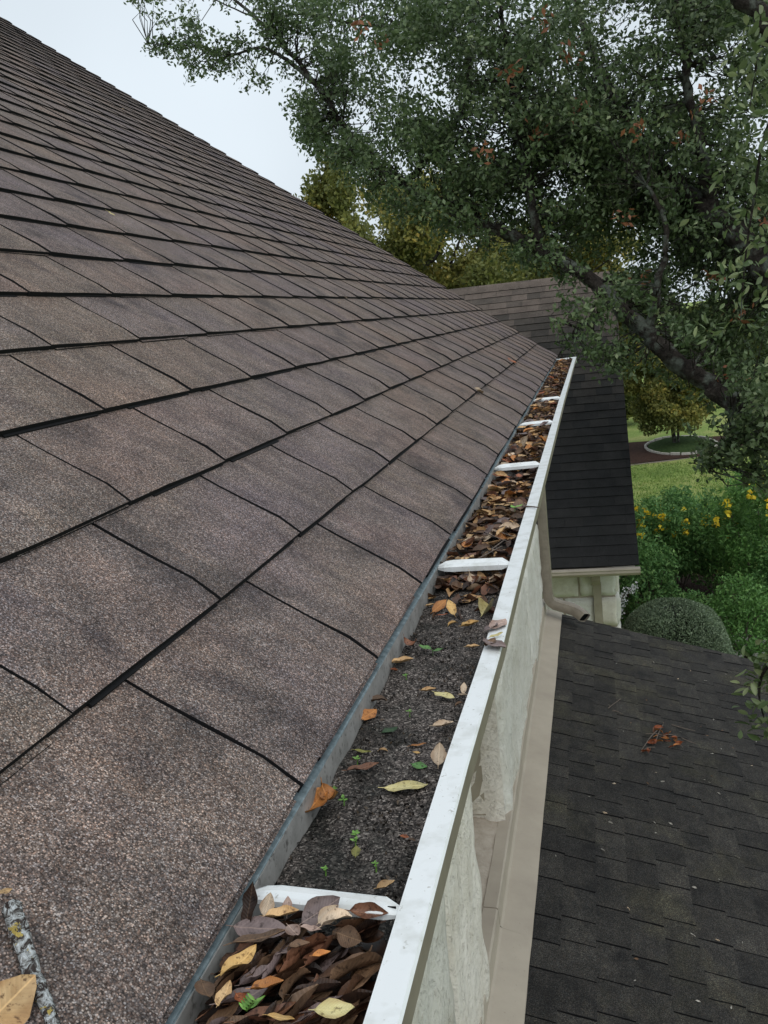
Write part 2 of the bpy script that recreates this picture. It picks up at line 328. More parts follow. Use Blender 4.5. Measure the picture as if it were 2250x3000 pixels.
# ================================================================== HOUSE
HH = .337
PR = R(36.05); PU = np.array([-math.cos(PR), 0, math.sin(PR)]); PN = np.array([math.sin(PR), 0, math.cos(PR)])
E0 = np.array([-.2365, 0, -HH])
WX = -.46; GROUND = -5.3
house = tag(empty('stone_house', (-.46, 3, GROUND)), 'stone house with brown shingled upper roof above a charcoal shingled porch roof', 'house')
def shingle(org, u, vdir, n, s0, y0, y1, ex, th, mats, tint, bulge=.003, lam=True, over=.045, slant=.0015, prow=.0):
    """one tab: butt edge at s0, running up the slope; y0..y1 along the eave"""
    b = MB(); NY, ys = 4, None
    ss = [0, .22*ex, .5*ex, .8*ex, ex+over]; prof = [0, bulge, bulge*.5, 0, 0]
    j0, j1 = random.uniform(-slant, slant), random.uniform(-slant, slant)
    vs = []
    cols = np.linspace(0, 1, NY)
    jit = [random.uniform(-.0009, .0009) for _ in cols]
    sd = [random.uniform(-.0012, .0012) for _ in ss]; sd2 = [random.uniform(-.0012, .0012) for _ in ss]
    for i, s in enumerate(ss):
        tt = th*(1 - s/(ex+over)*.88) + prof[i]
        for k, c in enumerate(cols):
            y = y0 + (y1-y0)*c + (sd[i]*(1-c) + sd2[i]*c)
            sx = s0 + s + ((j0*(1-c)+j1*c + jit[k]) if i == 0 else 0)
            vs.append(org + u*sx + vdir*y + n*(tt + prow*(1-c)**1.5*(1-.6*i/4) + .25*(jit[k] if i < 2 else 0)))
    m = len(vs)
    for i, s in enumerate(ss):
        for k, c in enumerate((0, NY-1)):
            tt = th*(1 - s/(ex+over)*.88) + prof[i] - th*.92
            vs.append(np.array(vs[i*NY+c]) - n*th*.92)
    for k in (1, 2): vs.append(np.array(vs[k]) - n*th*.92)
    fs = []; mi = []
    for i in range(len(ss)-1):
        for k in range(NY-1):
            a = i*NY+k; fs.append((a, a+1, a+1+NY, a+NY)); mi.append(0)
        a, c = i*NY, m+2*i; fs.append((a, a+NY, c+2, c)); mi.append(1)
        a, c = i*NY+NY-1, m+2*i+1; fs.append((a, c, c+2, a+NY)); mi.append(1)
    e = m+2*len(ss)
    bot = [m, e, e+1, m+1]
    for k in range(NY-1): fs.append((k, bot[k], bot[k+1], k+1)); mi.append(1)
    b.add(vs, fs, mi, tint)
    if lam:      # second lamination peeping out under the butt
        a0 = y0 + (y1-y0)*random.uniform(0, .25); a1 = min(y1, a0 + (y1-y0)*random.uniform(.6, 1.0)); pr = random.uniform(.0012, .0040)
        pr2 = max(.0006, pr + random.uniform(-.0014, .0014))
        lo = [org + u*(s0-pr) + vdir*a0, org + u*(s0-pr2) + vdir*a1, org + u*(s0+.03) + vdir*a1, org + u*(s0+.03) + vdir*a0]
        b.add([p + n*.0006 for p in lo] + [p + n*th*random.uniform(.42, .6) for p in lo], [(4, 5, 6, 7), (0, 1, 5, 4), (1, 2, 6, 5), (0, 4, 7, 3)], [1 if random.random() < .7 else 0, 1, 1, 1], tint)
    return b
def frame_area(b):
    x, y, z = proj(np.array(b.v))
    if (z < .1).any(): return 0
    if x.max() < 0 or x.min() > W or y.max() < 0 or y.min() > H: return 0
    return (np.clip(x.max(), 0, W)-np.clip(x.min(), 0, W))*(np.clip(y.max(), 0, H)-np.clip(y.min(), 0, H))
def lay(parent, pieces, mats, limit=300):
    pieces = [(frame_area(b), b) for b in pieces]
    order = sorted(range(len(pieces)), key=lambda i: -pieces[i][0])
    rest = MB()
    for r, i in enumerate(order):
        a, b = pieces[i]
        if r < limit and a > 0: b.build('shingle', mats, parent)
        else:
            o = len(rest.v); rest.v += b.v; rest.f += [tuple(q+o for q in f) for f in b.f]; rest.m += b.m; rest.t += b.t
    if rest.v: tag(rest.build('far_shingles', mats, parent), kind='stuff')
YV = np.array([0, 1., 0])
# ---- main roof
def rakeY(s): return 6.17 + .107*s
NR = 40; SBUT = [0.0] + [.157 + .1435*k for k in range(NR)]
deck = MB(); sT = SBUT[-1]+.1
quad = [E0 + PU*.004 + YV*-1.2, E0 + PU*.004 + YV*(rakeY(0)-.03), E0 + PU*sT + YV*(rakeY(sT)-.03), E0 + PU*sT + YV*-1.2]
deck.add([p - PN*.002 for p in quad] + [p - PN*.03 for p in quad], [(0, 1, 2, 3), (7, 6, 5, 4), (0, 4, 5, 1), (1, 5, 6, 2), (2, 6, 7, 3), (3, 7, 4, 0)])
mroof = tag(deck.build('upper_roof', M_DECK, house), 'steep upper roof of weathered brown asphalt shingles')
pcs = []
for k in range(NR):
    s0 = SBUT[k]; ex = SBUT[k+1]-s0; ph = (.59 if k % 2 == 0 else .515) + (.0 if k < 4 else random.uniform(-.09, .09))
    y = ph - .2545*8; yend = rakeY(s0+.07)
    yy = y + 0
    while yy < yend-.02:
        w = .2545 + random.uniform(-.02, .02)*(k > 3)
        if k == 0 and abs(yy+w-.335) < .02: w += .2545
        y1 = min(yy+w, yend)
        g = random.choice([.0020, .0025, .0030, .0012])
        if yy+w > -1.15:
            pcs.append(shingle(E0, PU, YV, PN, s0, yy+g, y1-g*.7, ex, .0100, None, random.random(), bulge=.0036 if k < 3 else random.uniform(.001, .0025), prow=random.uniform(.8, 1.2)*float(np.interp(yy, [.6, 1.4, 3.0], [.0008, .0020, .0042]))))
        yy += w
lay(mroof, pcs, [M_SH, M_ASPH])
# rake board and gable wall at the far end, ridge side
gb = MB()
a, b_ = E0 + PU*.02 + YV*(rakeY(0)-.05) - PN*.035, E0 + PU*sT + YV*(rakeY(sT)-.05) - PN*.035
gb.add([a, b_, b_ - PN*.14, a - PN*.14, a - YV*.03, b_ - YV*.03, b_ - PN*.14 - YV*.03, a - PN*.14 - YV*.03], [(0, 1, 2, 3), (4, 7, 6, 5), (0, 4, 5, 1), (3, 2, 6, 7), (0, 3, 7, 4), (1, 5, 6, 2)])
gb.build('rake_board', M_TRIM, house)
# ---- drip edge, fascia, soffit
def wob(y):
    return (float(np.interp(y, [0, .35, .62, .90, 1.2, 2.0, 3.4, 4.6, 5.6, 6], [0, 0, -.001, .0025, .001, 0, -.003, -.002, .0, .002])), float(np.interp(y, [0, 1, 2.5, 4.5, 6], [0, 0, -.001, -.004, 0])))
de = MB()
for a, b_ in ((-1.0, 1.78), (1.80, 4.9), (4.92, 6.10)):
    ys = list(np.arange(a, b_, .12)) + [b_]
    de.sweep([(-.262, -.3300), (-.2385, -.3405), (-.2320, -.3425), (-.2316, -.3440), (-.2385, -.3430), (-.262, -.3325)], ys, closed=True, caps=True, fx=lambda y: (random.uniform(-.0006, .0006), random.uniform(-.0003, .0003)))
tag(de.build('drip_edge', M_GALV, house), 'blue grey galvanised drip edge under the shingle butts')
MB().box((-.262, -1, -.49), (-.240, 6.08, -.345)).build('fascia_board', M_TRIM, house)
MB().box((-.52, -1, -.51), (-.240, 6.08, -.492)).build('soffit', M_TRIM, house)
# ---- stone wall with a window recess
WY0, WY1 = 2.47, 3.30
wb = MB(); zt, zb = -.51, GROUND; SILLZ = -1.965
wb.box((WX-.24, -1.0, zb), (WX-.012, WY0, zt)); wb.box((WX-.24, WY1, zb), (WX-.012, 6.05, zt)); wb.box((WX-.24, WY0, zb), (WX-.012, WY1, SILLZ-.03))
wb.box((-7.5, 5.82, zb), (WX-.24, 6.05, -.6))
wall = tag(wb.build('wall', M_MORT, house), 'rough cream limestone wall below the gutter')
def rough_stone(lo, hi, axis_x=True, amp=.02, nu=12, nv=8, seed=0, edge=.022):
    """rock-faced block: front face toward +X, ragged outline"""
    rg = np.random.default_rng(seed); (x0, y0, z0), (x1, y1, z1) = lo, hi
    b = MB(); g = rg.normal(size=(nv+1, nu+1)); 
    for _ in range(2):
        p = np.pad(g, 1, mode='edge'); g = (p[:-2, 1:-1]+p[2:, 1:-1]+p[1:-1, :-2]+p[1:-1, 2:]+2*g)/6
    g = g/ (np.abs(g).max()+1e-6)*amp + rg.normal(size=g.shape)*amp*.16
    e = rg.normal(size=(4, max(nu, nv)+1))*edge*.5
    vs = []
    for j in range(nv+1):
        for i in range(nu+1):
            u, v = i/nu, j/nv
            ed = min(u, 1-u)*(y1-y0), min(v, 1-v)*(z1-z0)
            fall = min(1, (min(ed)/.03+.15)**.6)
            y = y0+(y1-y0)*u; z = z0+(z1-z0)*v
            if i == 0: y += abs(e[0, j])
            if i == nu: y -= abs(e[1, j])
            if j == 0: z += abs(e[2, i])*.6
            if j == nv: z -= abs(e[3, i])*.6
            vs.append((x0 + (x1-x0)*fall + g[j, i]*(.4+.6*fall), y, z))
    n = len(vs); fs = []
    for j in range(nv):
        for i in range(nu):
            a = j*(nu+1)+i; fs.append((a, a+1, a+nu+2, a+nu+1))
    ring = [i for i in range(nu+1)] + [j*(nu+1)+nu for j in range(1, nv+1)] + [nv*(nu+1)+i for i in range(nu-1, -1, -1)] + [j*(nu+1) for j in range(nv-1, 0, -1)]
    for k in ring: vs.append((x0-.06, vs[k][1], vs[k][2]))
    m = len(ring)
    for k in range(m):
        k2 = (k+1) % m; fs.append((ring[k], n+k, n+k2, ring[k2]))
    return b.add(vs, fs, 0, float(rg.random()))
def stone_rows(segs, zs, parent, seed):
    k = seed
    for (ya, yb, cuts) in segs:
        for zi in range(len(zs)-1):
            cc = [ya] + [c + random.uniform(-.06, .06) for c in (cuts if zi % 2 == 0 else [c*.5+yb*.5 for c in cuts])] + [yb]
            for a, c in zip(cc[:-1], cc[1:]):
                k += 1
                rough_stone((WX-.012, a+.006, zs[zi]+.006), (WX+.028+random.uniform(-.008, .012), c-.006, zs[zi+1]-.006), seed=k, amp=.013, nu=26, nv=16).build('stone', M_STONE, parent, smooth=True)
stone_rows([(WY1, 6.0, [4.75])], [-2.045, -1.36, -.94, -.52], wall, 100)
stone_rows([(.8, WY0, [1.9])], [-2.06, -1.24, -.88, -.52], wall, 200)
# returns of the recess (rough stone ends)
for (yy, sg) in ((WY1, -1),):
    b = MB(); rg = np.random.default_rng(5); nv, nu = 26, 5; vs = []
    for j in range(nv+1):
        for i in range(nu+1):
            x = WX-.14 + (.155)*i/nu; z = -2.03+1.48*j/nv
            vs.append((x, yy + sg*(.018 + .022*rg.random()*(1-(i in (0, nu))*.6)), z))
    b.add(vs, [(j*(nu+1)+i, j*(nu+1)+i+1, (j+1)*(nu+1)+i+1, (j+1)*(nu+1)+i) for j in range(nv) for i in range(nu)], 0, .95)
    b.build('stone_return', M_STONE, wall, smooth=True)
# window
win = MB().box((WX-.20, WY0+.02, SILLZ+.06), (WX-.195, WY1-.10, -.62)).build('window', M_GLASS, house)
MB().box((WX-.19, WY1-.125, SILLZ+.02), (WX-.115, WY1-.045, -.6)).box((WX-.19, WY0+.0, SILLZ+.02), (WX-.115, WY0+.06, -.6)).box((WX-.19, WY0+.06, -.66), (WX-.115, WY1-.125, -.6)).box((WX-.19, WY0+.06, SILLZ+.02), (WX-.125, WY1-.125, SILLZ+.075)).build('frame', M_TRIM, win)
MB().box((WX-.150, WY1-.165, SILLZ+.076), (WX-.128, WY1-.132, -.668)).build('frame', M_TRIM, win)
MB().box((WX-.115, WY1-.030, SILLZ+.02), (WX-.06, WY1-.012, -.6)).build('trim', M_TRIM, win)
sl_ = MB(); rg = np.random.default_rng(3)
vs = []; nyy = 18
for j in range(nyy+1):
    y = WY0+.001 + (WY1-WY0-.002)*j/nyy
    for (x, z) in ((WX-.20, SILLZ+.018), (WX-.06, SILLZ+.004), (WX-.01, SILLZ-.008), (WX+.030, SILLZ-.016), (WX+.034, SILLZ-.10)):
        vs.append((x + rg.normal()*.0025, y, z + rg.normal()*.0025))
sl_.add(vs, [(j*5+i, j*5+i+1, j*5+i+6, j*5+i+5) for j in range(nyy) for i in range(4)])
sl_.build('sill', M_MORT, win, smooth=True)
# ---- porch roof
PQ = R(16.3); QU = np.array([-math.cos(PQ), 0, math.sin(PQ)]); QN = np.array([math.sin(PQ), 0, math.cos(PQ)])
QT = np.array([WX+.028, 0, -2.068]); QEX = .122; QROWS = 22
QO = QT - QU*(QROWS*QEX - .03)                    # eave origin
PY1 = 6.14; PY0 = -.6; LQ = QROWS*QEX-.03
d2 = MB(); quad = [QO + YV*PY0, QO + YV*(PY1-.02), QT + YV*(PY1-.02), QT + YV*PY0]
d2.add([p - QN*.002 for p in quad] + [p - QN*.06 for p in quad], [(0, 1, 2, 3), (7, 6, 5, 4), (0, 4, 5, 1), (1, 5, 6, 2), (2, 6, 7, 3), (3, 7, 4, 0)])
proof = tag(d2.build('porch_roof', M_DECK, house), 'low porch roof of dark charcoal shingles, littered with debris')
pcs = []
for k in range(QROWS):
    s0 = k*QEX; ex = min(QEX, LQ - s0 + .0); yy = PY0 + random.uniform(-.2, 0)
    while yy < PY1-.01:
        w = random.choice([.12, .15, .18, .21, .17]) + random.uniform(-.02, .02); y1 = min(yy+w, PY1)
        if y1 > PY0+.9: pcs.append(shingle(QO, QU, YV, QN, s0, yy+.0030, y1-.0020, ex, random.uniform(.006, .0085), None, random.random(), bulge=random.uniform(0, .0015), prow=random.uniform(.0005, .003), over=.03 if k < QROWS-1 else .0, lam=False))
        yy += w
lay(proof, pcs, [M_PO, M_ASPH])
# porch eave trim, beam and posts below
pe = QO
MB().box((pe[0]-.02, PY0, pe[2]-.20), (pe[0]+.004, PY1-.02, pe[2]-.012)).build('porch_fascia', M_TRIM, house)
MB().box((pe[0]-.34, PY0, pe[2]-.42), (pe[0]-.16, PY1-.1, pe[2]-.06)).build('porch_beam', M_TRIM, house)
for y in (.2, 3.0, 5.9): MB().box((pe[0]-.33, y-.08, GROUND), (pe[0]-.17, y+.08, pe[2]-.42)).build('porch_post', M_TRIM, house)
# flashing in two lengths
fl = empty('flashing', (0, 0, 0)); fl.parent = house; fl.matrix_parent_inverse = Matrix.Translation(-Vector(house.location))
def flash(y0, y1, lift):
    b = MB(); ys = list(np.linspace(y0, y1, 26))
    x0 = WX+.032
    pf = [(x0-.044, -1.969), (x0+.000, -1.971), (x0+.006, -1.976), (x0+.008, -2.040), (x0+.016, -2.049+lift), (x0+.112, -2.0795+lift), (x0+.1125, -2.0825+lift), (x0+.006, -2.052)]
    b.sweep(pf, ys, closed=True, caps=True, fx=lambda y: (random.uniform(-.0012, .0012), random.uniform(-.0008, .0008)))
    return b
for (a, b_, l) in ((-.6, 2.729, .0045), (2.7345, 6.11, 0)): 
    o = flash(a, b_, l).build('panel', M_TAN, fl)
tag(fl, 'tan metal flashing strip where the porch roof meets the wall')
# ================================================================== GUTTER
gut = tag(empty('rain_gutter', (-.17, 3, -.46)), 'white metal rain gutter clogged with fallen leaves and grit under the upper roof', 'gutter')
GY0, GY1 = -.8, 5.95
ys = sorted(set([GY0, GY1] + list(np.arange(GY0, GY1, .09))))
tb = MB()
tb.sweep([(-.2395, -.344), (-.2312, -.344), (-.2312, -.452), (-.1655, -.452), (-.1655, -.456), (-.2395, -.456)], ys, closed=True, caps=True)
tb.build('trough', M_BACK, gut)
lip = MB()
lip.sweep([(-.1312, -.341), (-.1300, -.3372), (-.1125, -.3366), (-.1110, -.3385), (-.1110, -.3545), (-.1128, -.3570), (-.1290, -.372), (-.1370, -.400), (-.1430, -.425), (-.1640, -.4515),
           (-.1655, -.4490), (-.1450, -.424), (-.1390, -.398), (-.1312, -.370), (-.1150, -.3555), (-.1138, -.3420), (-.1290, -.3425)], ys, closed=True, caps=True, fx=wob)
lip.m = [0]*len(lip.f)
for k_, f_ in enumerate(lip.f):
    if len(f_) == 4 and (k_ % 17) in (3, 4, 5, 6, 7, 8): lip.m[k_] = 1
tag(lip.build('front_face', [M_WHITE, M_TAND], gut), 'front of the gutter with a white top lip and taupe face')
MB().add([(-.2395, GY1, -.343), (-.111, GY1, -.338), (-.111, GY1, -.364), (-.165, GY1, -.456), (-.2395, GY1, -.456), (-.2395, GY1+.004, -.339), (-.109, GY1+.004, -.3345), (-.109, GY1+.004, -.364), (-.165, GY1+.004, -.458), (-.2395, GY1+.004, -.458)],
         [(0, 1, 2, 3, 4), (9, 8, 7, 6, 5), (0, 5, 6, 1), (1, 6, 7, 2), (2, 7, 8, 3), (3, 8, 9, 4), (4, 9, 5, 0)]).build('end_cap', M_WHITE, gut)
SA, SB = on(790, 2612, (0, 0, 1), -.341), on(1135, 2662, (0, 0, 1), -.339)
S1Y, S1W = (SA[1]+SB[1])/2, (SB[1]-SA[1])
def strap(y, tilt=0, yaw=.0, wd=.022, hk=1.):
    b = MB(); nx = 10; vs = []
    pf = [(-.5*wd, -.0075), (-.5*wd, 0), (-.32*wd, .0022), (.30*wd, .0022), (.42*wd, .0060), (.5*wd, .0056), (.5*wd, -.004)]
    pf = [(p, q*hk) for p, q in pf]
    for i in range(nx+1):
        t = i/nx; x = -.2300 + t*.1000; end = max(0, 1-min(t, (1-t)*1.4)/.13)
        for (dy, dz) in pf: vs.append((x, y + dy*(1-.55*end) + yaw*(t-.5), -.3425 + dz*(1-.7*end) + tilt*t + (-.002*end)))
    n = len(pf); fs = [(i*n+k, i*n+k+1, (i+1)*n+k+1, (i+1)*n+k) for i in range(nx) for k in range(n-1)]
    b.add(vs, fs); o = b.build('hanger_strap', M_WHITE, gut)
    md = o.modifiers.new('thickness', 'SOLIDIFY'); md.thickness = .0012; md.offset = -1
    return o
SY = [S1Y, 1.222, 2.02, 2.76, 3.47]
for i, y in enumerate(SY):
    o = strap(y, tilt=.003, yaw=S1W if i == 0 else -.010 if i == 1 else -.004, wd=.011 if i == 0 else .020, hk=.45 if i == 0 else .8)
    if i == 0:
        o['label'] = 'white strap with two dark screw slots beside the leaf pile'
        for (px_, py_) in ((948, 2634), (1112, 2654)):
            q = on(px_, py_, (0, 0, 1), -.3382); h = MB()
            vs = [(q[0]+.0026*math.cos(t), q[1]+.0018*math.sin(t), -.3381) for t in np.linspace(0, 2*math.pi, 14)[:-1]]; vs2 = [(p[0], p[1], p[2]-.003) for p in vs]; k = len(vs)
            h.add(vs + vs2, [tuple(range(k))] + [(i_, k+i_, k+(i_+1) % k, (i_+1) % k) for i_ in range(k)])
            h.box(q + [.002, -.0006, -.002], q + [.010, .0003, 0]); h.build('screw_slot', M_BLACK, o)
# screws at the back ends of the hangers
for y in SY:
    MB().tube([(-.2312, y+.004, -.3475), (-.2285, y+.004, -.3475)], .0032, 8).build('screw', M_GALV, gut)
# downspout: square tube down the wall, elbow out over the porch roof
dsp = empty('downspout', (0, 0, 0)); dsp.parent = gut; dsp.matrix_parent_inverse = Matrix.Translation(-Vector(gut.location))
tag(dsp, 'taupe square downspout whose elbow empties onto the porch roof')
def sq_tube(path, half, b, open_end=True, ribs=0):
    P = [np.array(p, float) for p in path]; vs = []; n = len(P); cs = 12
    prof = []
    hx, hy = half
    for k in range(cs):
        th = 2*math.pi*(k+.5)/cs; c, s = math.cos(th), math.sin(th); r = (abs(c)**6+abs(s)**6)**(-1/6)
        prof.append((hx*c*r, hy*s*r))
    for i, p in enumerate(P):
        d = P[min(i+1, n-1)]-P[max(i-1, 0)]; d /= np.linalg.norm(d); yv = np.array([0, 1., 0]); a = np.cross(yv, d); a /= np.linalg.norm(a); yv = np.cross(d, a)
        k_ = 1 + (ribs*(1 if i % 2 else -1) if 0 < i < n-1 else 0)
        for (u, v) in prof: vs.append(p + a*u*k_ + yv*v*k_)
    fs = [(i*cs+k, i*cs+(k+1) % cs, (i+1)*cs+(k+1) % cs, (i+1)*cs+k) for i in range(n-1) for k in range(cs)]
    b.add(vs, fs); return P[-1]
DX, DY = -.395, 5.985
b = MB(); sq_tube([(-.19, DY-.12, -.44), (-.19, DY-.12, -.50), (-.30, DY-.05, -.62), (DX, DY, -.72), (DX, DY, -.80), (DX, DY, -1.2), (DX, DY, -1.58)], (.033, .042), b)
o = b.build('pipe', M_TAND, dsp); o.modifiers.new('t', 'SOLIDIFY').thickness = .0015
EP = [(DX, DY, -1.565), (DX, DY, -1.75), (DX, DY, -1.89), (DX+.005, DY, -1.925), (DX+.020, DY, -1.953), (DX+.046, DY, -1.972), (DX+.085, DY-.006, -1.984), (DX+.135, DY-.016, -1.997), (DX+.180, DY-.034, -2.012), (DX+.214, DY-.058, -2.030), (DX+.236, DY-.080, -2.048)]
b = MB(); sq_tube(EP, (.0345, .0435), b, ribs=.014)
o = b.build('elbow', M_TAND, dsp, smooth=False); o.modifiers.new('t', 'SOLIDIFY').thickness = .0016
b = MB(); e0, e1 = np.array(EP[-1]), np.array(EP[-2]); dd = (e0-e1)/np.linalg.norm(e0-e1); e2 = e0 - dd*.012
sq_tube([e2 - dd*.01, e2], (.0325, .0415), b); b.add(b.v[12:24], [tuple(range(12))]); b.build('mouth_shade_cap', M_BLACK, dsp)  # black cap set inside the spout mouth, painted for the tube's inner shade
# ---- grit in the trough
def sedz(x, y): return -.3660 + .0018*math.sin(31*y+9*x) + .0012*math.sin(57*y+80*x+1) + .0008*math.sin(83*y-60*x) + .0007*math.sin(170*x+50*y)
sb = MB(); xs = np.linspace(-.2308, -.1395, 18); yv = np.arange(GY0+.05, GY1-.02, .011)
vs = [(x, y, sedz(x, y) + random.uniform(-.0006, .0006)) for y in yv for x in xs]; n = len(xs)
sb.add(vs, [(j*n+i, j*n+i+1, (j+1)*n+i+1, (j+1)*n+i) for j in range(len(yv)-1) for i in range(n-1)])
tag(sb.build('roof_grit', M_SED, None, smooth=True), 'dark wet roof granules and silt filling the gutter bottom', 'grit', kind='stuff')
# loose granules
nG = 26000
gx = RNG.uniform(-.230, -.14, nG); gy = RNG.uniform(.3, 1.6, nG)**1.0
gz = np.array([sedz(a, b) for a, b in zip(gx, gy)]) + .0002
M_GRN = crown_mat('loose_granules', [(0, (.02, .018, .017)), (.6, (.06, .05, .044)), (.9, (.20, .17, .15)), (1, (.5, .45, .41))], rough=.8, trans=0)
tag(link('granules', cloud_mesh('granules', np.stack([gx, gy, gz], 1), RNG.uniform(.0008, .0017, nG), .9, M_GRN, RNG.random(nG)**1.6, upbias=.3)), 'loose pale and black roof granules scattered over the silt', 'granules', kind='stuff')
nF = 5200
fx_ = RNG.uniform(-.230, -.14, nF); fy_ = RNG.uniform(.44, 1.25, nF); kp = (np.sin(23*fy_+40*fx_)+np.sin(51*fy_-33*fx_+2)+RNG.normal(size=nF)*.9) > .2; fx_, fy_ = fx_[kp], fy_[kp]
fz_ = np.array([sedz(a, b) for a, b in zip(fx_, fy_)]) + RNG.uniform(.0002, .0018, len(fx_))
M_ROT = crown_mat('rotted_leaf_bits', [(0, (.008, .007, .006)), (.7, (.03, .024, .018)), (1, (.12, .085, .055))], rough=.6, trans=0)
tag(link('compost', cloud_mesh('compost', np.stack([fx_, fy_, fz_], 1), RNG.uniform(.0015, .0058, len(fx_)), .45, M_ROT, RNG.random(len(fx_))**1.5, upbias=.5)), 'black rotted leaf crumbs matted over the gutter silt', 'compost', kind='stuff')
# ================================================================== WING BEYOND
WD = 9.8; r9 = math.atan(9/12)
VU = np.array([0, math.cos(r9), math.sin(r9)]); VN = np.array([0, -math.sin(r9), math.cos(r9)])
wing = tag(empty('house_wing', (-1, 11, GROUND)), 'stone wing with a dark steep shingled roof and tan eave gutter beyond the long gutter', 'building')
VO = np.array([0, WD, -2.822]); VEX = .1435; XR = .345; XL = -3.6; VROWS = 37; XV = np.array([1., 0, 0])
LV = VROWS*VEX
wr = MB(); quad = [VO + XV*XL, VO + XV*(XR-.015), VO + XV*(XR-.015) + VU*LV, VO + XV*XL + VU*LV]
back = [VO + XV*(XR-.015) + YV*(2*LV*math.cos(r9)), VO + XV*XL + YV*(2*LV*math.cos(r9))]
wr.add([p - VN*.003 for p in quad] + back, [(0, 1, 2, 3), (2, 4, 5, 3)])
wroof = wr.build('wing_roof', M_DECK, wing)
wp = []
for k in range(VROWS):
    xx = XL + random.uniform(-.2, 0)
    while xx < XR-.01:
        w = random.uniform(.16, .30); x1 = min(xx+w, XR)
        t = min(1, max(0, ((k-7)/29.)**1.15 if k > 7 else 0)) + random.uniform(-.15, .15)*(.5+k/37.)     # tint falls from brown top courses to near black at the eave
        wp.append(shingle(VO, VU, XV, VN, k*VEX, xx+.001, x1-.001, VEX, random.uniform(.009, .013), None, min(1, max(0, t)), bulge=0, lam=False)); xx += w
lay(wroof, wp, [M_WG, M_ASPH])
# ridge caps
xx = XL; top = VO + VU*(LV-.01)
while xx < XR:
    w = .155; c = MB(); t0 = .012; t1 = .004
    p = [top + VN*.018 + XV*xx, top + VN*.010 + XV*(xx+w), top - VU*.14 + VN*.016 + XV*xx, top - VU*.14 + VN*.008 + XV*(xx+w)]
    q = [top + np.array([xx, .14, -.10]), top + np.array([xx+w, .14, -.10])]
    c.add(p + q + [p[2] - VN*.012, p[3] - VN*.010], [(2, 3, 1, 0), (0, 1, 5, 4), (6, 7, 3, 2), (6, 2, 0)], [0, 0, 1, 1], random.random())
    c.t = [.95]*len(c.t); c.build('ridge_cap', [M_WG, M_ASPH], wroof); xx += w*.985
# eave gutter, wall, bracket, corner post
eg = MB(); zz = -2.822
eg_prof = [(0, -.012), (-.09, -.008), (-.095, -.02), (-.088, -.03), (-.092, -.055), (-.070, -.085), (0, -.092)]
vs = []
for x in (XL, XR+.005):
    for (dy, dz) in eg_prof: vs.append((x, WD+dy-.005, zz+dz))
n = len(eg_prof); eg.add(vs, [(i, i+1, n+i+1, n+i) for i in range(n-1)] + [tuple(range(n)), tuple(range(2*n-1, n-1, -1))])
tag(eg.build('eave_gutter', M_TAN, wing), 'tan eave gutter along the wing roof')
MB().box((XL, WD+.0, -2.93), (XR-.04, WD+.35, -2.905)).build('soffit', M_TRIM, wing)
ww = MB(); WW1 = .10; ww.box((XL, WD+.35, GROUND), (WW1-.02, WD+.6, -2.80)); ww.box((WW1-.3, WD+.6, GROUND), (WW1-.02, WD+7.0, -2.8))
ww.add([(WW1-.02, WD+.36, -2.8), (WW1-.02, WD+2*LV*.8-.3, -2.8), (WW1-.02, WD+LV*.8, -2.82+LV*.6-.3)], [(0, 1, 2)])
wwall = ww.build('wing_wall', M_MORT, wing)
def wing_stone(x0, x1, z0, z1, k):
    # block facing -Y: build facing +X then rotate
    b = rough_stone((0, 0, z0), (.03, x1-x0, z1), seed=k, amp=.010, nu=7, nv=5, edge=.012)
    b.v = [(x0 + v[1], WD+.35 - v[0], v[2]) for v in b.v]; b.f = [f[::-1] for f in b.f]; return b
k = 300; zc = -2.94
for rw in range(6):
    hgt = [.33, .36, .30, .4, .36, .36][rw]; x = WW1-.0 - [.0, .0][rw % 2]; first = True
    while x > -1.1:
        w = random.uniform(.18, .26) if first and rw % 2 else random.uniform(.34, .5); first = False
        k += 1; wing_stone(x-w+.008, x-.008, zc-hgt+.008, zc-.008, k).build('stone', M_STONE, wwall, smooth=True); x -= w
    # corner stones on the side face
    y = WD+.36
    for q in range(3):
        k += 1; b = rough_stone((WW1-.02, y, zc-hgt+.008), (WW1+.025, y+.4, zc-.008), seed=k, amp=.012, nu=6, nv=5); b.build('stone', M_STONE, wwall, smooth=True); y += .41
    zc -= hgt
bx0 = -.175
MB().box((bx0, WD+.06, -3.0), (bx0+.10, WD+.33, -2.932)).add([(bx0, WD+.19, -3.0), (bx0+.10, WD+.19, -3.0), (bx0+.10, WD+.33, -3.0), (bx0, WD+.33, -3.0), (bx0, WD+.22, -3.09), (bx0+.10, WD+.22, -3.09), (bx0+.10, WD+.33, -3.13), (bx0, WD+.33, -3.13)],
    [(0, 1, 5, 4), (1, 2, 6, 5), (3, 0, 4, 7), (4, 5, 6, 7)]).build('eave_bracket', M_TRIM, wing)
MB().box((bx0+.015, WD+.27, GROUND), (bx0+.105, WD+.315, -3.09)).build('trim_board', M_TRIM, wing)
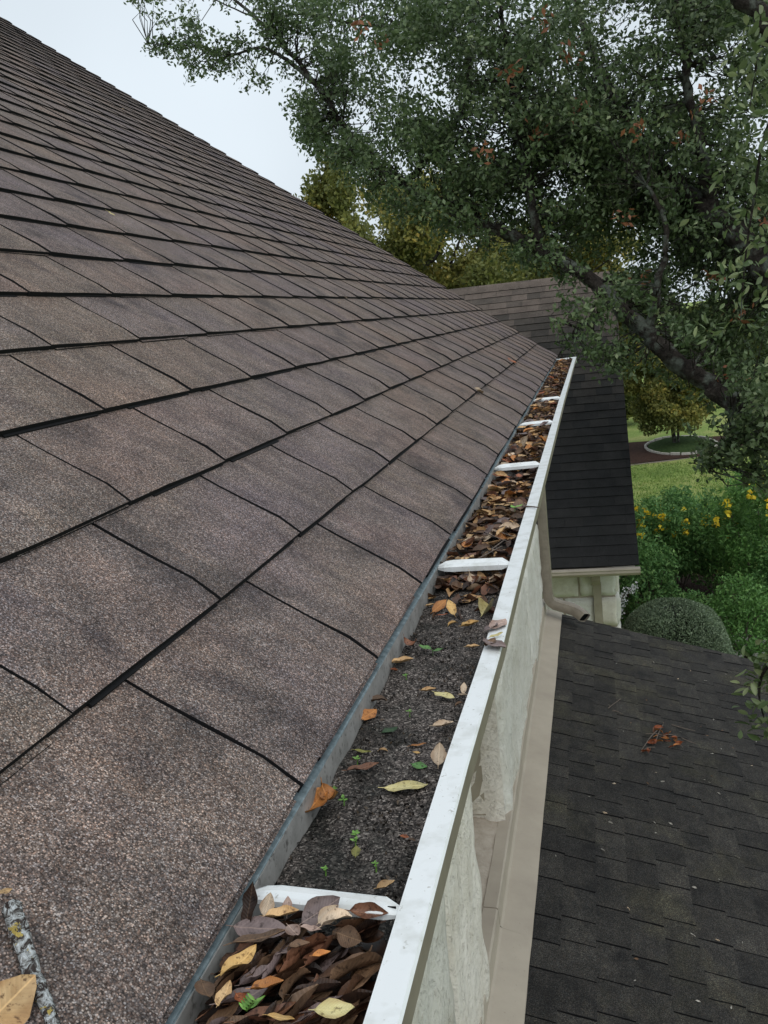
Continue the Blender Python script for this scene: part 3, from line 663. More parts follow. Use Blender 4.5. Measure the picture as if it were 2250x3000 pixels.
# ================================================================== GROUND
def sheet(name, poly, z, m, label=None, cat=None):
    b = MB(); b.add([(x, y, z) for x, y in poly], [tuple(range(len(poly)))]); o = b.build(name, m)
    o['kind'] = 'structure'
    return o
gb = MB(); gx_ = [-400, -60, -10, 0, 3, 6, 10, 30, 60, 400]; gy_ = [-400, -20, 0, 8, 14, 20, 26, 34, 44, 60, 120, 400]
gb.add([(x, y, GROUND + (0 if y < 30 else .012*(min(y, 60)-30))) for y in gy_ for x in gx_], [(j*10+i, j*10+i+1, (j+1)*10+i+1, (j+1)*10+i) for j in range(11) for i in range(9)])
tag(gb.build('ground', M_LAWN), kind='structure')
def gpt(px, py, z=GROUND): p = on(px*S, py*S, (0, 0, 1), z); return p
def blob(cx, cy, rx, ry, n=40, j=.08, seed=0):
    rg = np.random.default_rng(seed); out = []
    ph = rg.uniform(0, 6.28, 4)
    for k in range(n):
        t = 2*math.pi*k/n; q = 1 + j*(math.sin(3*t+ph[0]) + .6*math.sin(5*t+ph[1]) + .4*math.sin(9*t+ph[2])); out.append((cx+rx*q*math.cos(t), cy+ry*q*math.sin(t)))
    return out
sheet('mulch_bed', blob(2.4, 14.9, 5.4, 3.0, 60, .05, 2), GROUND+.008, M_MULCH)
sheet('gravel_path', [(.2, 29.6), (2.2, 30.2), (5.5, 31.6), (9, 33.5), (9, 42), (4, 41.5), (.2, 39), (-4, 37), (-4, 28.4)], GROUND+.03, M_GRAV)
sheet('mulch_island', [(-4, 29.1), (.6, 29.9), (3.0, 30.6), (5.2, 32.4), (5.0, 35.4), (2.2, 36.0), (-.4, 35.6), (-4, 34.8)], GROUND+.055, M_MULCH)
# round bed ringed with pale stone edging
rc = (2.75, 33.0); ex_, ey_ = 1.15, 1.9
cv = MB(); nn = 36; rg = np.random.default_rng(4)
vs = [(rc[0], rc[1], GROUND+.25)] + [(rc[0]+ex_*.55*math.cos(2*math.pi*k/nn), rc[1]+ey_*.55*math.sin(2*math.pi*k/nn), GROUND+.21+.04*rg.random()) for k in range(nn)] + [(rc[0]+ex_*.96*math.cos(2*math.pi*k/nn), rc[1]+ey_*.96*math.sin(2*math.pi*k/nn), GROUND+.07) for k in range(nn)]
cv.add(vs, [(0, 1+k, 1+(k+1) % nn) for k in range(nn)] + [(1+k, 1+nn+k, 1+nn+(k+1) % nn, 1+(k+1) % nn) for k in range(nn)])
tag(cv.build('ground_cover', M_COVER, smooth=True), 'blue green ground cover filling the stone ringed bed', 'ground cover', kind='stuff')
ring = tag(empty('bed_edging', (rc[0], rc[1], GROUND)), 'ring of pale edging stones round the far garden bed', 'edging')
M_PALE = mat('pale_edging_stone', lambda t, b: t.links.new(ramp(t, noise(t, 15, 4, .6), [(.3, (.30, .28, .24)), (.7, (.52, .50, .45))]), b.inputs['Base Color']), rough=.9)
for k in range(22):
    t0, t1 = 2*math.pi*(k+.06)/22, 2*math.pi*(k+.94)/22; b = MB(); vs = []
    zt = GROUND+.12+random.uniform(-.02, .02)
    for q in (1.0, 1.06):
        for t in (t0, t1): vs += [(rc[0]+ex_*q*math.cos(t), rc[1]+ey_*q*math.sin(t), GROUND+.04), (rc[0]+ex_*q*math.cos(t), rc[1]+ey_*q*math.sin(t), zt)]
    b.add(vs, [(0, 2, 3, 1), (4, 5, 7, 6), (1, 3, 7, 5), (0, 1, 5, 4), (2, 6, 7, 3)]); b.build('edging_stone', M_PALE, ring)
# flat pale rocks at the edge of the lawn
def rock(x, y, rx, ry, h, seed, label):
    rg = np.random.default_rng(seed); b = MB(); nu, nv = 12, 5; vs = []
    for j in range(nv):
        v = j/(nv-1); rr = [1, 1.04, .98, .82, .3][j]
        for i in range(nu):
            t = 2*math.pi*i/nu; q = rr*(1+.16*math.sin(2*t+seed)+.10*rg.normal())
            vs.append((x+rx*q*math.cos(t), y+ry*q*math.sin(t), GROUND-.02+h*[0, .45, .8, .97, 1][j] + rg.normal()*.008))
    b.add(vs, [(j*nu+i, j*nu+(i+1) % nu, (j+1)*nu+(i+1) % nu, (j+1)*nu+i) for j in range(nv-1) for i in range(nu)] + [tuple((nv-1)*nu+i for i in range(nu))], 0, .5)
    return tag(b.build('rock', M_STONE), label, 'rock')
p = gpt(1612, 1392); rock(p[0], p[1], .26, .24, .16, 1, 'flat pale rock at the lawn edge beside the clipped dome shrub')
for i, (dx, dy, r) in enumerate(((-.35, -.25, .10), (-.2, -.5, .12), (-.48, .0, .08), (-.05, -.35, .09), (-.3, .22, .09), (.12, -.55, .1))):
    tag(rock(p[0]+dx, p[1]+dy, r, r*.8, .09, 10+i, 'small pale rubble stone around the flat rock'), group='rubble stones beside the lawn')
# grass tufts of the lawn
def grass(n, xr, yr, hgt, seed):
    x = RNG.uniform(*xr, n); y = RNG.uniform(*yr, n); return np.stack([x, y, np.full(n, GROUND+hgt*.4)], 1)
gp = np.concatenate([grass(26000, (.3, 6.5), (17.5, 30), .06, 1), grass(9000, (1.9, 4.2), (11.5, 14.6), .06, 2)])
M_BLADE = crown_mat('grass_blades', [(0, (.09, .17, .03)), (.5, (.16, .26, .05)), (1, (.28, .34, .09))], trans=.25)
dz = np.zeros((len(gp), 3)); dz[:, 2] = 1.4
tag(link('grass', cloud_mesh('grass', gp, RNG.uniform(.06, .12, len(gp)), .22, M_BLADE, RNG.random(len(gp)), upbias=-.3, dirs=dz)), 'short green lawn grass between the beds', 'grass', kind='stuff')
# ================================================================== SHRUBS
def ell_points(n, c, r, shell=.55, zmin=None, lump=.18, seed=0):
    rg = np.random.default_rng(seed); d = rg.normal(size=(n, 3)); d /= np.linalg.norm(d, axis=1)[:, None]
    ph = rg.uniform(0, 6.28, 6); l = 1 + lump*(np.sin(4*d[:, 0]+ph[0])*np.sin(5*d[:, 1]+ph[1]) + .7*np.sin(7*d[:, 2]+ph[2]+3*d[:, 0]) + .5*np.sin(11*d[:, 1]+ph[3]))
    rad = (shell + (1-shell)*rg.random(n)**.6)*l
    p = np.array(c) + d*rad[:, None]*np.array(r)
    return p if zmin is None else p[p[:, 2] > zmin]
def shrub(name, label, cat, c, r, n, size, m, group=None, lump=.2, stems=5, tall=0, asp=.4, up=.45, seed=1, shell=.5):
    root = tag(empty(name, (c[0], c[1], GROUND)), label, cat, group)
    p = ell_points(n, c, r, shell, GROUND+.03, lump, seed)
    rg = np.random.default_rng(seed+5)
    if tall:
        for k in range(tall):
            a = rg.uniform(0, 6.28); q = rg.random()**.5; b0 = np.array([c[0]+r[0]*q*math.cos(a), c[1]+r[1]*q*math.sin(a), c[2]+r[2]*math.sqrt(max(0, 1-q*q))*.8])
            hgt = rg.uniform(.15, .5); m_ = int(n*.02); t = rg.random(m_)
            p = np.concatenate([p, b0 + np.stack([rg.normal(size=m_)*.07, rg.normal(size=m_)*.07, t*hgt], 1)])
    zrel = (p[:, 2]-GROUND)/(c[2]+r[2]-GROUND)
    link('foliage', cloud_mesh('foliage', p, rg.uniform(.75, 1.25, len(p))*size, asp, m, np.clip(rg.normal(.5, .22, len(p)), 0, 1), upbias=up), root)
    st = MB()
    for k in range(stems):
        a = 2*math.pi*k/stems + rg.uniform(-.3, .3); e = np.array([c[0]+r[0]*.6*math.cos(a), c[1]+r[1]*.6*math.sin(a), c[2]+r[2]*.4])
        b0 = np.array([c[0]+.06*math.cos(a), c[1]+.06*math.sin(a), GROUND-.02]); st.tube(smooth_path([b0, (b0+e)/2+rg.normal(size=3)*.05, e], 4), np.linspace(.02, .006, 9), 6)
    st.build('stem', M_TWIG, root)
    return root
# clipped dome
Yd = 12.1; pt = d1(1462, 1302, Yd); tz = pt[2]
lft, rgt = d1(1330, 1400, Yd), d1(1588, 1400, Yd); cx = (lft[0]+rgt[0])/2; rr = (rgt[0]-lft[0])/2
hd = tz-GROUND
dome = tag(empty('clipped_shrub', (cx, Yd, GROUND)), 'grey green shrub clipped into a smooth dome behind the porch roof', 'shrub')
n = 42000; d = RNG.normal(size=(n, 3)); d /= np.linalg.norm(d, axis=1)[:, None]; d[:, 2] = np.abs(d[:, 2])
e = .72; sgn = np.sign(d)*np.abs(d)**e; rad = (1-.05*RNG.random(n)**1.5)*(1+.012*np.sin(9*d[:, 0]+2)*np.sin(8*d[:, 1]))
P_ = np.stack([cx + rr*sgn[:, 0]*rad, Yd + rr*sgn[:, 1]*rad, GROUND + hd*sgn[:, 2]*rad], 1)
link('foliage', cloud_mesh('foliage', P_, RNG.uniform(.022, .036, n), .55, M_BOX, np.clip(RNG.normal(.5, .25, n), 0, 1), upbias=.2), dome)
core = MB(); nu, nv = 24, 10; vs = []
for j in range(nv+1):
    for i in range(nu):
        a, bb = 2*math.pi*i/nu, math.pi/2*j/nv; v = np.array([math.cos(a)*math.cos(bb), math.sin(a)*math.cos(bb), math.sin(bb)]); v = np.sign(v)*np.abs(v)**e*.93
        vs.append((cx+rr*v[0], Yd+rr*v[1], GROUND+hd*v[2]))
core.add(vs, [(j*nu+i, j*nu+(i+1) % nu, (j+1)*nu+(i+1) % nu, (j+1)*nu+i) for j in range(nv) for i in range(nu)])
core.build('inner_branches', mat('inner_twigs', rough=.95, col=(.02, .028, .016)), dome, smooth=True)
# yellow flowering bushes
FB = [((1400, 1175), 16.2, .75, 'yellow flowering bush beside the wing roof corner'), ((1465, 1160), 17.0, .85, 'tall yellow flowering bush with a single long shoot above the lawn'),
      ((1540, 1170), 16.4, .85, 'dense yellow flowering bush in the middle of the mulch bed'), ((1640, 1140), 15.2, .8, 'bright tall yellow flowering bush at the lawn end of the bed')]
for i, ((px, py), Y, r, lab) in enumerate(FB):
    tp = d1(px, py-78 if i < 3 else py-115, Y); cz = (tp[2]+GROUND)/2+.15; 
    root = shrub('flowering_bush', lab, 'bush', (tp[0], Y, cz), (r, r, tp[2]-cz), 9500, .085, M_SHRUB if i < 3 else M_SHRL, 'yellow flowering bushes in the mulch bed', lump=.22, tall=9, asp=.34, up=.35, seed=20+i)
    rg = np.random.default_rng(60+i)
    for k in range(24):
        a = rg.uniform(3.3, 6.1) if k % 3 else rg.uniform(0, 6.28); q = rg.uniform(.3, .95); z = cz + (tp[2]-cz)*math.sqrt(max(.05, 1-q*q))*rg.uniform(.75, 1.08)
        c = np.array([tp[0]+r*q*math.cos(a)*1.02, Y+r*q*math.sin(a)*1.02, z]); m_ = rg.integers(4, 15)
        link('flower_cluster', cloud_mesh('flower_cluster', c + rg.normal(size=(m_, 3))*[.028, .028, .022] - [0, .08, -.05], rg.uniform(.05, .09, m_), .8, M_FLOW, rg.random(m_), upbias=.3), root)
p = d1(1600, 1330, 13.6)
shrub('low_shrub', 'low light green shrub next to the clipped dome', 'shrub', (p[0], 13.6, GROUND+.42), (.62, .6, .62), 6500, .065, M_SHRL, lump=.22, seed=41, asp=.45)
p = d1(1650, 1250, 15.0); shrub('low_shrub', 'leafy green shrub below the bright flowering bush', 'shrub', (p[0]+.15, 14.6, GROUND+.5), (.6, .6, .7), 6000, .07, M_SHRUB, lump=.2, seed=43)
p = d1(1405, 1280, 15.0); shrub('low_shrub', 'dark leafy shrub between the wing wall and the flowering bushes', 'shrub', (p[0]-.1, 14.8, GROUND+.62), (.55, .5, .8), 6500, .07, M_SHRUB, lump=.22, seed=45)
p = d1(1500, 1290, 14.6); shrub('low_shrub', 'small green shrub behind the clipped dome', 'shrub', (p[0], 14.3, GROUND+.3), (.5, .4, .42), 3500, .06, M_SHRUB, lump=.22, seed=47)
# pale flowering spray by the wing corner
pl = tag(empty('white_flower_spray', tuple(d1(1340, 1335, 12.8))), 'arching spray of white blossom beside the wing wall corner', 'flowers')
a0, a1_, a2 = d1(1338, 1330, 12.8), d1(1345, 1290, 12.8), d1(1372, 1266, 12.8)
pp = smooth_path([a0 - [0, 0, .5], a0, a1_, a2], 8); MB().tube(pp, .008, 5).build('stem', M_TWIG, pl)
pts = np.array([pp[random.randrange(6, len(pp))] + RNG.normal(size=3)*[.035, .035, .03] for _ in range(220)])
link('blossom', cloud_mesh('blossom', pts, RNG.uniform(.02, .045, 220), .7, crown_mat('white_petals', [(0, (.55, .57, .55)), (1, (.8, .82, .8))], trans=.2), RNG.random(220)), pl)
# ================================================================== TREES
def bgtree(name, label, px0, px1, pytop, Y, m, n, size, group, base_h=1.6, seed=0, lump=.25, trunks=1, pyb=None, thin=1.):
    """crown filling the pixel span px0..px1, standing at depth Y"""
    a, b, t = d1(px0, pytop+60, Y), d1(px1, pytop+60, Y), d1((px0+px1)/2, pytop, Y)
    cx, rx = (a[0]+b[0])/2, (b[0]-a[0])/2; zb = GROUND+base_h if pyb is None else d1((px0+px1)/2, pyb, Y)[2]
    cz, rz = (t[2]+zb)/2, (t[2]-zb)/2
    root = tag(empty(name, (cx, Y, GROUND)), label, 'tree', group); rg = np.random.default_rng(seed)
    ncl = 90; P = []; T = []
    for k in range(ncl):
        d = rg.normal(size=3); d /= np.linalg.norm(d); q = rg.random()**.4
        c = np.array([cx, Y, cz]) + d*q*np.array([rx, rx*.8, rz])*.86; s = rg.uniform(.14, .27)
        k_ = n//ncl; dd = rg.normal(size=(k_, 3)); dd /= np.linalg.norm(dd, axis=1)[:, None]
        P.append(c + dd*(rg.random((k_, 1))**.5)*s*np.array([rx, rx, rz*.75])); T.append(np.clip(rg.normal(rg.uniform(.25, .7), .16, k_), 0, 1))
    P = np.concatenate(P); T = np.concatenate(T); ok = P[:, 2] > GROUND+.3; P, T = P[ok], T[ok]
    link('crown', cloud_mesh('crown', P, rg.uniform(.7, 1.3, len(P))*size, .55, m, T, upbias=.3), root)
    tr = MB()
    for k in range(trunks):
        dx = rg.uniform(-.25, .25)*(trunks > 1); r0 = (.05*rx+.05)*thin
        tr.tube(smooth_path([(cx+dx*.4, Y, GROUND-.1), (cx+dx+rg.normal()*.15, Y, (GROUND+cz)/2), (cx+dx*3+rg.normal()*.3, Y, cz+rz*.5)], 6), np.linspace(r0, r0*.3, 13), 8, wob=.06)
        for j in range(6):
            z0 = cz + rz*rg.uniform(-.7, .3); e = np.array([cx, Y, z0+rz*.4]) + rg.normal(size=3)*[rx*.5, rx*.4, .2]; tr.tube(smooth_path([(cx+dx, Y, z0-.2), ((cx+dx)*.5+e[0]*.5, e[1]*.5+Y*.5, z0+.2), e], 4), np.linspace(r0*.45, r0*.1, 9), 6)
    tr.build('trunk', M_BARK, root, smooth=True)
    return root
bgtree('autumn_tree', 'yellow green autumn tree showing above the rake of the brown roof', 530, 850, 288, 22, M_YEL, 60000, .12, 'autumn trees', seed=1, lump=.3)
bgtree('autumn_tree', 'broad golden green autumn tree right behind the wing ridge', 655, 1130, 325, 27, M_YEL, 62000, .14, 'autumn trees', seed=2)
bgtree('autumn_tree', 'yellow tinged tree showing between the oak limb and the wing ridge', 1020, 1420, 410, 31, M_YEL, 50000, .15, 'autumn trees', seed=3)
bgtree('garden_tree', 'small yellow green tree growing in the stone ringed bed', 1325, 1590, 690, 32.6, M_YEL, 40000, .12, None, seed=4, pyb=952, trunks=3, thin=.35)
bgtree('garden_tree', 'low olive green tree crowding the gravel strip beside the wing roof edge', 1250, 1400, 790, 39, M_BGG, 16000, .16, None, seed=8, base_h=.1, trunks=2, thin=.4)
for i, (a, b, t, Y, lab) in enumerate(((760, 1000, 430, 38, 'behind the broad golden tree'), (960, 1230, 440, 42, 'behind the wing ridge'), (1180, 1460, 560, 44, 'behind the small garden tree'), (1400, 1720, 640, 46, 'beyond the open lawn'), (1640, 1960, 560, 44, 'hidden mostly by the oak limbs'), (500, 820, 540, 46, 'behind the brown roof rake'), (1880, 2300, 540, 46, 'beyond the oak trunk'))):
    bgtree('background_tree', 'olive green tree at the far end of the garden, '+lab, a, b, t, Y, M_BGG, 18000, .24, 'trees at the far end of the garden', base_h=.4, seed=20+i)
# ---- live oak
oak = tag(empty('live_oak', (3.7, 8.2, GROUND)), 'large live oak whose lichen covered limbs arch over the wing roof', 'tree')
def L(*q): return [d1(*p) for p in q]
fork = np.array([3.15, 8.3, -2.1])
LIMBS = [
 ([fork] + L((1760, 1010, 8.35), (1659, 925, 8.4), (1560, 848, 8.5), (1480, 790, 8.6), (1400, 722, 8.8), (1330, 655, 9.0), (1260, 592, 9.2), (1160, 532, 9.5), (1060, 490, 9.8), (960, 440, 10.1), (870, 398, 10.4), (800, 345, 10.6), (740, 270, 10.9), (680, 180, 11.2), (600, 85, 11.5), (520, 10, 11.8), (420, -60, 12)), .112, .014),
 ([fork] + L((1780, 720, 8.8), (1659, 572, 9.0), (1600, 520, 9.2), (1540, 470, 9.4), (1460, 395, 9.8), (1400, 330, 10.1), (1330, 220, 10.5), (1270, 90, 11), (1230, -60, 11.4)), .16, .03),
 (L((1540, 470, 9.4), (1520, 350, 9.4), (1490, 220, 9.5), (1470, 60, 9.6), (1440, -80, 9.7)), .07, .03),
 ([fork] + L((1800, 300, 8.3), (1700, 100, 8.4), (1620, 10, 8.5), (1540, -80, 8.6)), .13, .05),
 (L((870, 398, 10.4), (960, 300, 10.6), (1010, 200, 10.9), (1000, 100, 11.2), (900, 60, 11.5), (780, 55, 11.8), (660, 30, 12.0), (560, 38, 12.1), (465, 0, 12.2)), .045, .008),
 (L((680, 180, 11.2), (620, 130, 11.4), (563, 103, 11.5), (500, 118, 11.6), (420, 100, 11.7), (320, 95, 11.8)), .03, .005),
 (L((1160, 532, 9.5), (1150, 430, 9.6), (1120, 300, 9.8), (1100, 150, 10.0), (1080, 0, 10.2)), .06, .02),
 (L((1400, 722, 8.8), (1420, 620, 8.8), (1440, 500, 8.9), (1400, 400, 9.0)), .05, .015),
 (L((1330, 655, 9.0), (1270, 690, 8.9), (1230, 730, 8.8), (1205, 770, 8.7)), .022, .005),
 (L((1560, 848, 8.5), (1580, 920, 8.3), (1560, 985, 8.2), (1530, 1020, 8.1)), .03, .006),
 (L((1000, 100, 11.2), (1060, 120, 11.2), (1150, 135, 11.2), (1250, 120, 11.2)), .03, .008)]
SK = []
for j, (pts, r0, r1) in enumerate(LIMBS):
    P = smooth_path(pts, 6); n = len(P); rad = r0 + (r1-r0)*(np.linspace(0, 1, n)**.8)
    P = [p + RNG.normal(size=3)*min(.02, r*.25) for p, r in zip(P, rad)]
    o = MB().tube(P, rad, 12 if r0 > .1 else 8, wob=.13).build('limb', M_BARK, oak, smooth=True); SK += [tuple(p) for p in P]
SK = np.array(SK)
MB().tube(smooth_path([(3.75, 8.2, GROUND-.15), (3.68, 8.2, GROUND+.4), (3.5, 8.25, -3.6), (3.15, 8.3, -2.1), (3.2, 8.35, -1.5)], 6), [.46, .42, .38, .34, .32, .31, .30, .29, .285, .28, .275, .27, .27, .265, .26, .26, .255, .25, .25, .25, .25, .245, .24, .24, .22], 16, wob=.05).build('trunk', M_BARK, oak, smooth=True)
def inpoly(poly, x, y):
    c = False; n = len(poly); j = n-1
    for i in range(n):
        (xi, yi), (xj, yj) = poly[i], poly[j]
        if (yi > y) != (yj > y) and x < (xj-xi)*(y-yi)/(yj-yi)+xi: c = not c
        j = i
    return c
HOLES = [((1120, 40), 38, .7), ((1400, 60), 34, .7), ((860, 30), 34, .7), ((1540, 200), 28, .7), ((1180, 190), 30, .6), ((760, 20), 30, .6), ((930, 110), 40, .7), ((1420, 190), 26, .6), ((1630, 160), 30, .7), ((1330, 330), 22, .6), ((1580, 420), 24, .6), ((1090, 250), 26, .5), ((950, 220), 45, .9), ((1330, 215), 30, .7), ((1300, 150), 35, .6), ((1050, 145), 40, .75), ((880, 170), 35, .7), ((800, 140), 45, .6), ((1590, 90), 30, .8), ((1640, 300), 40, .8), ((1090, 600), 40, .7), ((1500, 650), 30, .6), ((700, 90), 28, .5), ((1000, 60), 30, .5), ((1200, 30), 30, .5), ((1480, 100), 30, .5), ((1400, 450), 25, .6), ((990, 330), 20, .5), ((1240, 420), 22, .4)]
ZONES = [ # polygon (1659 px), clumps, depth range, clump radius, leaves per clump
 ([(640, -40), (1720, -40), (1720, 640), (1500, 520), (1300, 480), (1200, 470), (1050, 400), (930, 370), (800, 300), (760, 200), (690, 90)], 2000, (9.0, 12.4), .20, 38),
 ([(900, 260), (1300, 250), (1500, 480), (1680, 620), (1680, 760), (1500, 640), (1400, 590), (1250, 520), (1060, 470), (930, 410)], 820, (9.6, 11.2), .21, 36),
 ([(1330, 600), (1500, 600), (1700, 720), (1700, 930), (1600, 850), (1480, 760), (1380, 680)], 330, (9.2, 10.4), .19, 34),
 ([(640, 280), (760, 330), (860, 420), (980, 480), (1180, 560), (1140, 560), (980, 510), (830, 440), (740, 370)], 90, (9.8, 11.4), .17, 26),
 ([(630, 190), (740, 190), (800, 300), (900, 420), (700, 330), (640, 270)], 120, (10.4, 11.6), .17, 26),
 ([(560, 0), (760, 0), (760, 190), (660, 185), (600, 150), (550, 100)], 120, (10.9, 12), .18, 26),
 ([(380, 60), (470, 40), (560, 60), (600, 140), (560, 190), (480, 150), (400, 160), (380, 110)], 62, (11.2, 12), .15, 24),
 ([(280, 85), (400, 80), (400, 115), (290, 110)], 13, (11.4, 12), .12, 22),
 ([(330, 30), (420, 20), (470, 50), (380, 70)], 12, (11.4, 12), .13, 20),
 ([(265, -25), (560, -25), (560, 8), (420, 8), (300, 6)], 26, (11.6, 12.4), .14, 22),
 ([(720, 240), (800, 320), (880, 380), (1060, 450), (1230, 540), (1290, 600), (1240, 620), (1050, 520), (860, 430), (760, 330)], 95, (8.9, 10.2), .13, 24),
 ([(1300, 590), (1420, 680), (1560, 800), (1659, 880), (1659, 850), (1480, 720), (1340, 600)], 26, (8.0, 8.6), .09, 20),
 ([(1600, 690), (1690, 690), (1690, 1060), (1640, 1040), (1600, 900), (1580, 800)], 70, (7.6, 8.2), .12, 26),
 ([(655, 180), (720, 180), (715, 300), (660, 310)], 30, (10.8, 11.4), .15, 24),
 ([(1190, 640), (1330, 640), (1370, 700), (1370, 800), (1300, 800), (1210, 740)], 55, (8.4, 9.0), .13, 22),
 ([(1360, 640), (1500, 760), (1650, 880), (1659, 1000), (1560, 900), (1400, 790), (1330, 720)], 50, (9.2, 9.8), .13, 26),
 ([(1495, 930), (1570, 900), (1670, 900), (1670, 990), (1600, 1000), (1540, 1035), (1500, 1000)], 36, (7.8, 8.3), .10, 24),
 ([(1590, 990), (1640, 970), (1650, 1050), (1610, 1060)], 12, (7.8, 8.2), .1, 22)]
def leafclumps(zones, size, seedv):
    rg = np.random.default_rng(seedv); P = []; T = []; Z = []; tw = MB()
    for poly, n, (ya, yb), cr_, nl in zones:
        xs_, ys_ = [p[0] for p in poly], [p[1] for p in poly]; k = 0; tries = 0
        while k < n and tries < n*30:
            tries += 1; x = rg.uniform(min(xs_), max(xs_)); y = rg.uniform(min(ys_), max(ys_))
            if not inpoly(poly, x, y): continue
            if any((x-h[0])**2+(y-h[1])**2 < r*r and rg.random() < q for h, r, q in HOLES): continue
            g = math.sin(x*.021+1.3)*math.sin(y*.027+.4)+math.sin(x*.009-y*.013)*.7
            g2 = math.sin(x*.05+y*.031)*math.sin(y*.057-x*.02+2)
            if rg.random() > .55+.42*g+.38*g2: continue
            Y = rg.uniform(ya, yb); c = d1(x, y, Y); j = np.argmin(((SK-c)**2).sum(1)); s = SK[j]; dist = np.linalg.norm(c-s)
            if dist > 2.2 and rg.random() < .6: pass
            k += 1; m = int(nl*rg.uniform(.6, 1.4)); ax = (c-s)/(dist+1e-6)
            ax = ax*.7 + rg.normal(size=3)*.55; ax /= np.linalg.norm(ax); t = rg.uniform(-1, 1, size=(m, 1)); pp = c + ax*t*cr_*1.15 + rg.normal(size=(m, 3))*cr_*.27
            P.append(pp); T.append(np.clip(rg.normal(rg.uniform(.25, .7), .2, m), 0, 1)); Z.append(rg.uniform(.75, 1.25, m))
            st = c + (s-c)/(dist+1e-6)*min(dist, .8)
            if dist <= .9: tw.tube([st, (st+c)/2+rg.normal(size=3)*.06, c - ax*cr_*.8, c + ax*cr_*1.1], [.007, .005, .003, .0015], 4, cap=False)
    P = np.concatenate(P); T = np.concatenate(T); Z = np.concatenate(Z)
    return P, T, Z*size, tw
P, T, Z, tw = leafclumps(ZONES, .058, 5)
link('crown', cloud_mesh('crown', P, Z, .52, M_OAK, T, upbias=.25, fold=.35), oak)
tw.build('twigs', M_BARK, oak)['kind'] = 'stuff'
DEADP = [(1175, 45), (1230, 120), (1245, 235), (1160, 290), (1375, 275), (1520, 210), (1475, 300), (1545, 600), (1400, 600), (1350, 470), (780, 55), (815, 95), (1660, 480), (1600, 690), (1585, 820), (1100, 160), (1050, 330)]
PP = np.concatenate([d1(x, y, random.uniform(8.3, 9.4)) + RNG.normal(size=(14, 3))*.055 for x, y in DEADP])
link('dead_leaves', cloud_mesh('dead_leaves', PP, RNG.uniform(.05, .085, len(PP)), .45, M_DEAD, RNG.random(len(PP)), upbias=.1), oak)
# near leafy branches reaching in at the right edge
def near_branch(label, path, spread, nleaf, size, seed):
    root = tag(empty('oak_branch', tuple(path[0])), label, 'branch'); rg = np.random.default_rng(seed)
    P = smooth_path(path, 6); MB().tube(P, np.linspace(.012, .003, len(P)), 6).build('stem', M_BARK, root)
    b = MB(); ls = []
    for k in range(nleaf):
        q = P[rg.integers(len(P)//4, len(P))]; d = rg.normal(size=3); d[2] -= .3; d /= np.linalg.norm(d)
        ls.append((q + rg.normal(size=3)*spread, d, size*rg.uniform(.7, 1.2)))
    vs, fs = [], []
    for c, d, l in ls:
        nrm = rg.normal(size=3); nrm[2] += 1.3; nrm -= d*(nrm@d); nrm /= np.linalg.norm(nrm); w = np.cross(nrm, d)
        o = len(vs); prof = [(0, .06), (.25, .38), (.55, .5), (.8, .36), (1, .03)]
        for t, wv in prof:
            for sgn_ in (-1, 0, 1): vs.append(c + d*l*t + w*l*.44*wv*sgn_ + nrm*l*(.07*abs(sgn_) - .18*t*t))
        b.add(vs[o:], [(i*3+k, i*3+k+1, i*3+k+4, i*3+k+3) for i in range(4) for k in range(2)], 0, float(rg.random()))
    b.build('leaves', M_OAKN, root, smooth=True)
    return root
near_branch('light green oak branch hanging in beside the porch roof edge', L((1760, 1360, 3.9), (1690, 1420, 3.9), (1650, 1450, 3.9), (1640, 1500, 3.9), (1650, 1550, 3.9)), .045, 150, .055, 3)
near_branch('leafy oak branch with pale green leaves hanging across the dark crown', L((1760, 60, 5.2), (1700, 180, 5.2), (1650, 300, 5.2), (1630, 420, 5.2), (1610, 560, 5.2), (1600, 690, 5.2)), .12, 330, .058, 4)
near_branch('light green oak branch dropping from the upper canopy', L((1740, -60, 5.0), (1690, 20, 5.0), (1640, 120, 5.0), (1620, 230, 5.0)), .10, 190, .058, 6)
# ================================================================== FALLEN LEAVES
def leaf_template(w, cl, cc, tw=0, tip=.0, seed=0, lobed=False):
    """unit leaf along +x: w width ratio, cl lengthwise curl, cc cup across, tw twist"""
    rg = np.random.default_rng(seed); nx, ny = 9, 4; vs = []
    for i in range(nx+1):
        t = i/nx; wd = w*.5*(math.sin(math.pi*min(1, max(0, t))**.85))**.75 + .004
        wd *= 1 + .07*math.sin(t*9+seed*2.1) + rg.normal()*.02
        if lobed: wd *= 1+.22*math.sin(t*11+1)
        th = cl*(t-.5); 
        # bend along the length (arc)
        if abs(cl) > 1e-3: bx, bz = math.sin(th)/cl + .5*0, (1-math.cos(th))/cl
        else: bx, bz = t-.5, 0
        for j in range(ny+1):
            u = (j/ny-.5)*2; y = u*wd; z = cc*wd*(abs(u)**1.6) + .028*math.sin(9*t+3*u+seed)*abs(u) + rg.normal()*.007
            a = tw*(t-.5); y2, z2 = y*math.cos(a)-z*math.sin(a), y*math.sin(a)+z*math.cos(a)
            vs.append((bx - z2*math.sin(th), y2, bz + z2*math.cos(th)))
    n = ny+1; fs = [(i*n+j, i*n+j+1, (i+1)*n+j+1, (i+1)*n+j) for i in range(nx) for j in range(ny)]
    # petiole
    x0 = np.array(vs[ny//2]); d0 = x0 - np.array(vs[n+ny//2]); d0 /= np.linalg.norm(d0)+1e-9; o = len(vs)
    for q, r in ((0, .014), (.14, .009)):
        c = x0 + d0*q; vs += [tuple(c + (0, r, 0)), tuple(c + (0, -r, 0)), tuple(c + (0, 0, r))]
    fs += [(o, o+1, o+4, o+3), (o+1, o+2, o+5, o+4), (o+2, o, o+3, o+5)]
    return np.array(vs), fs
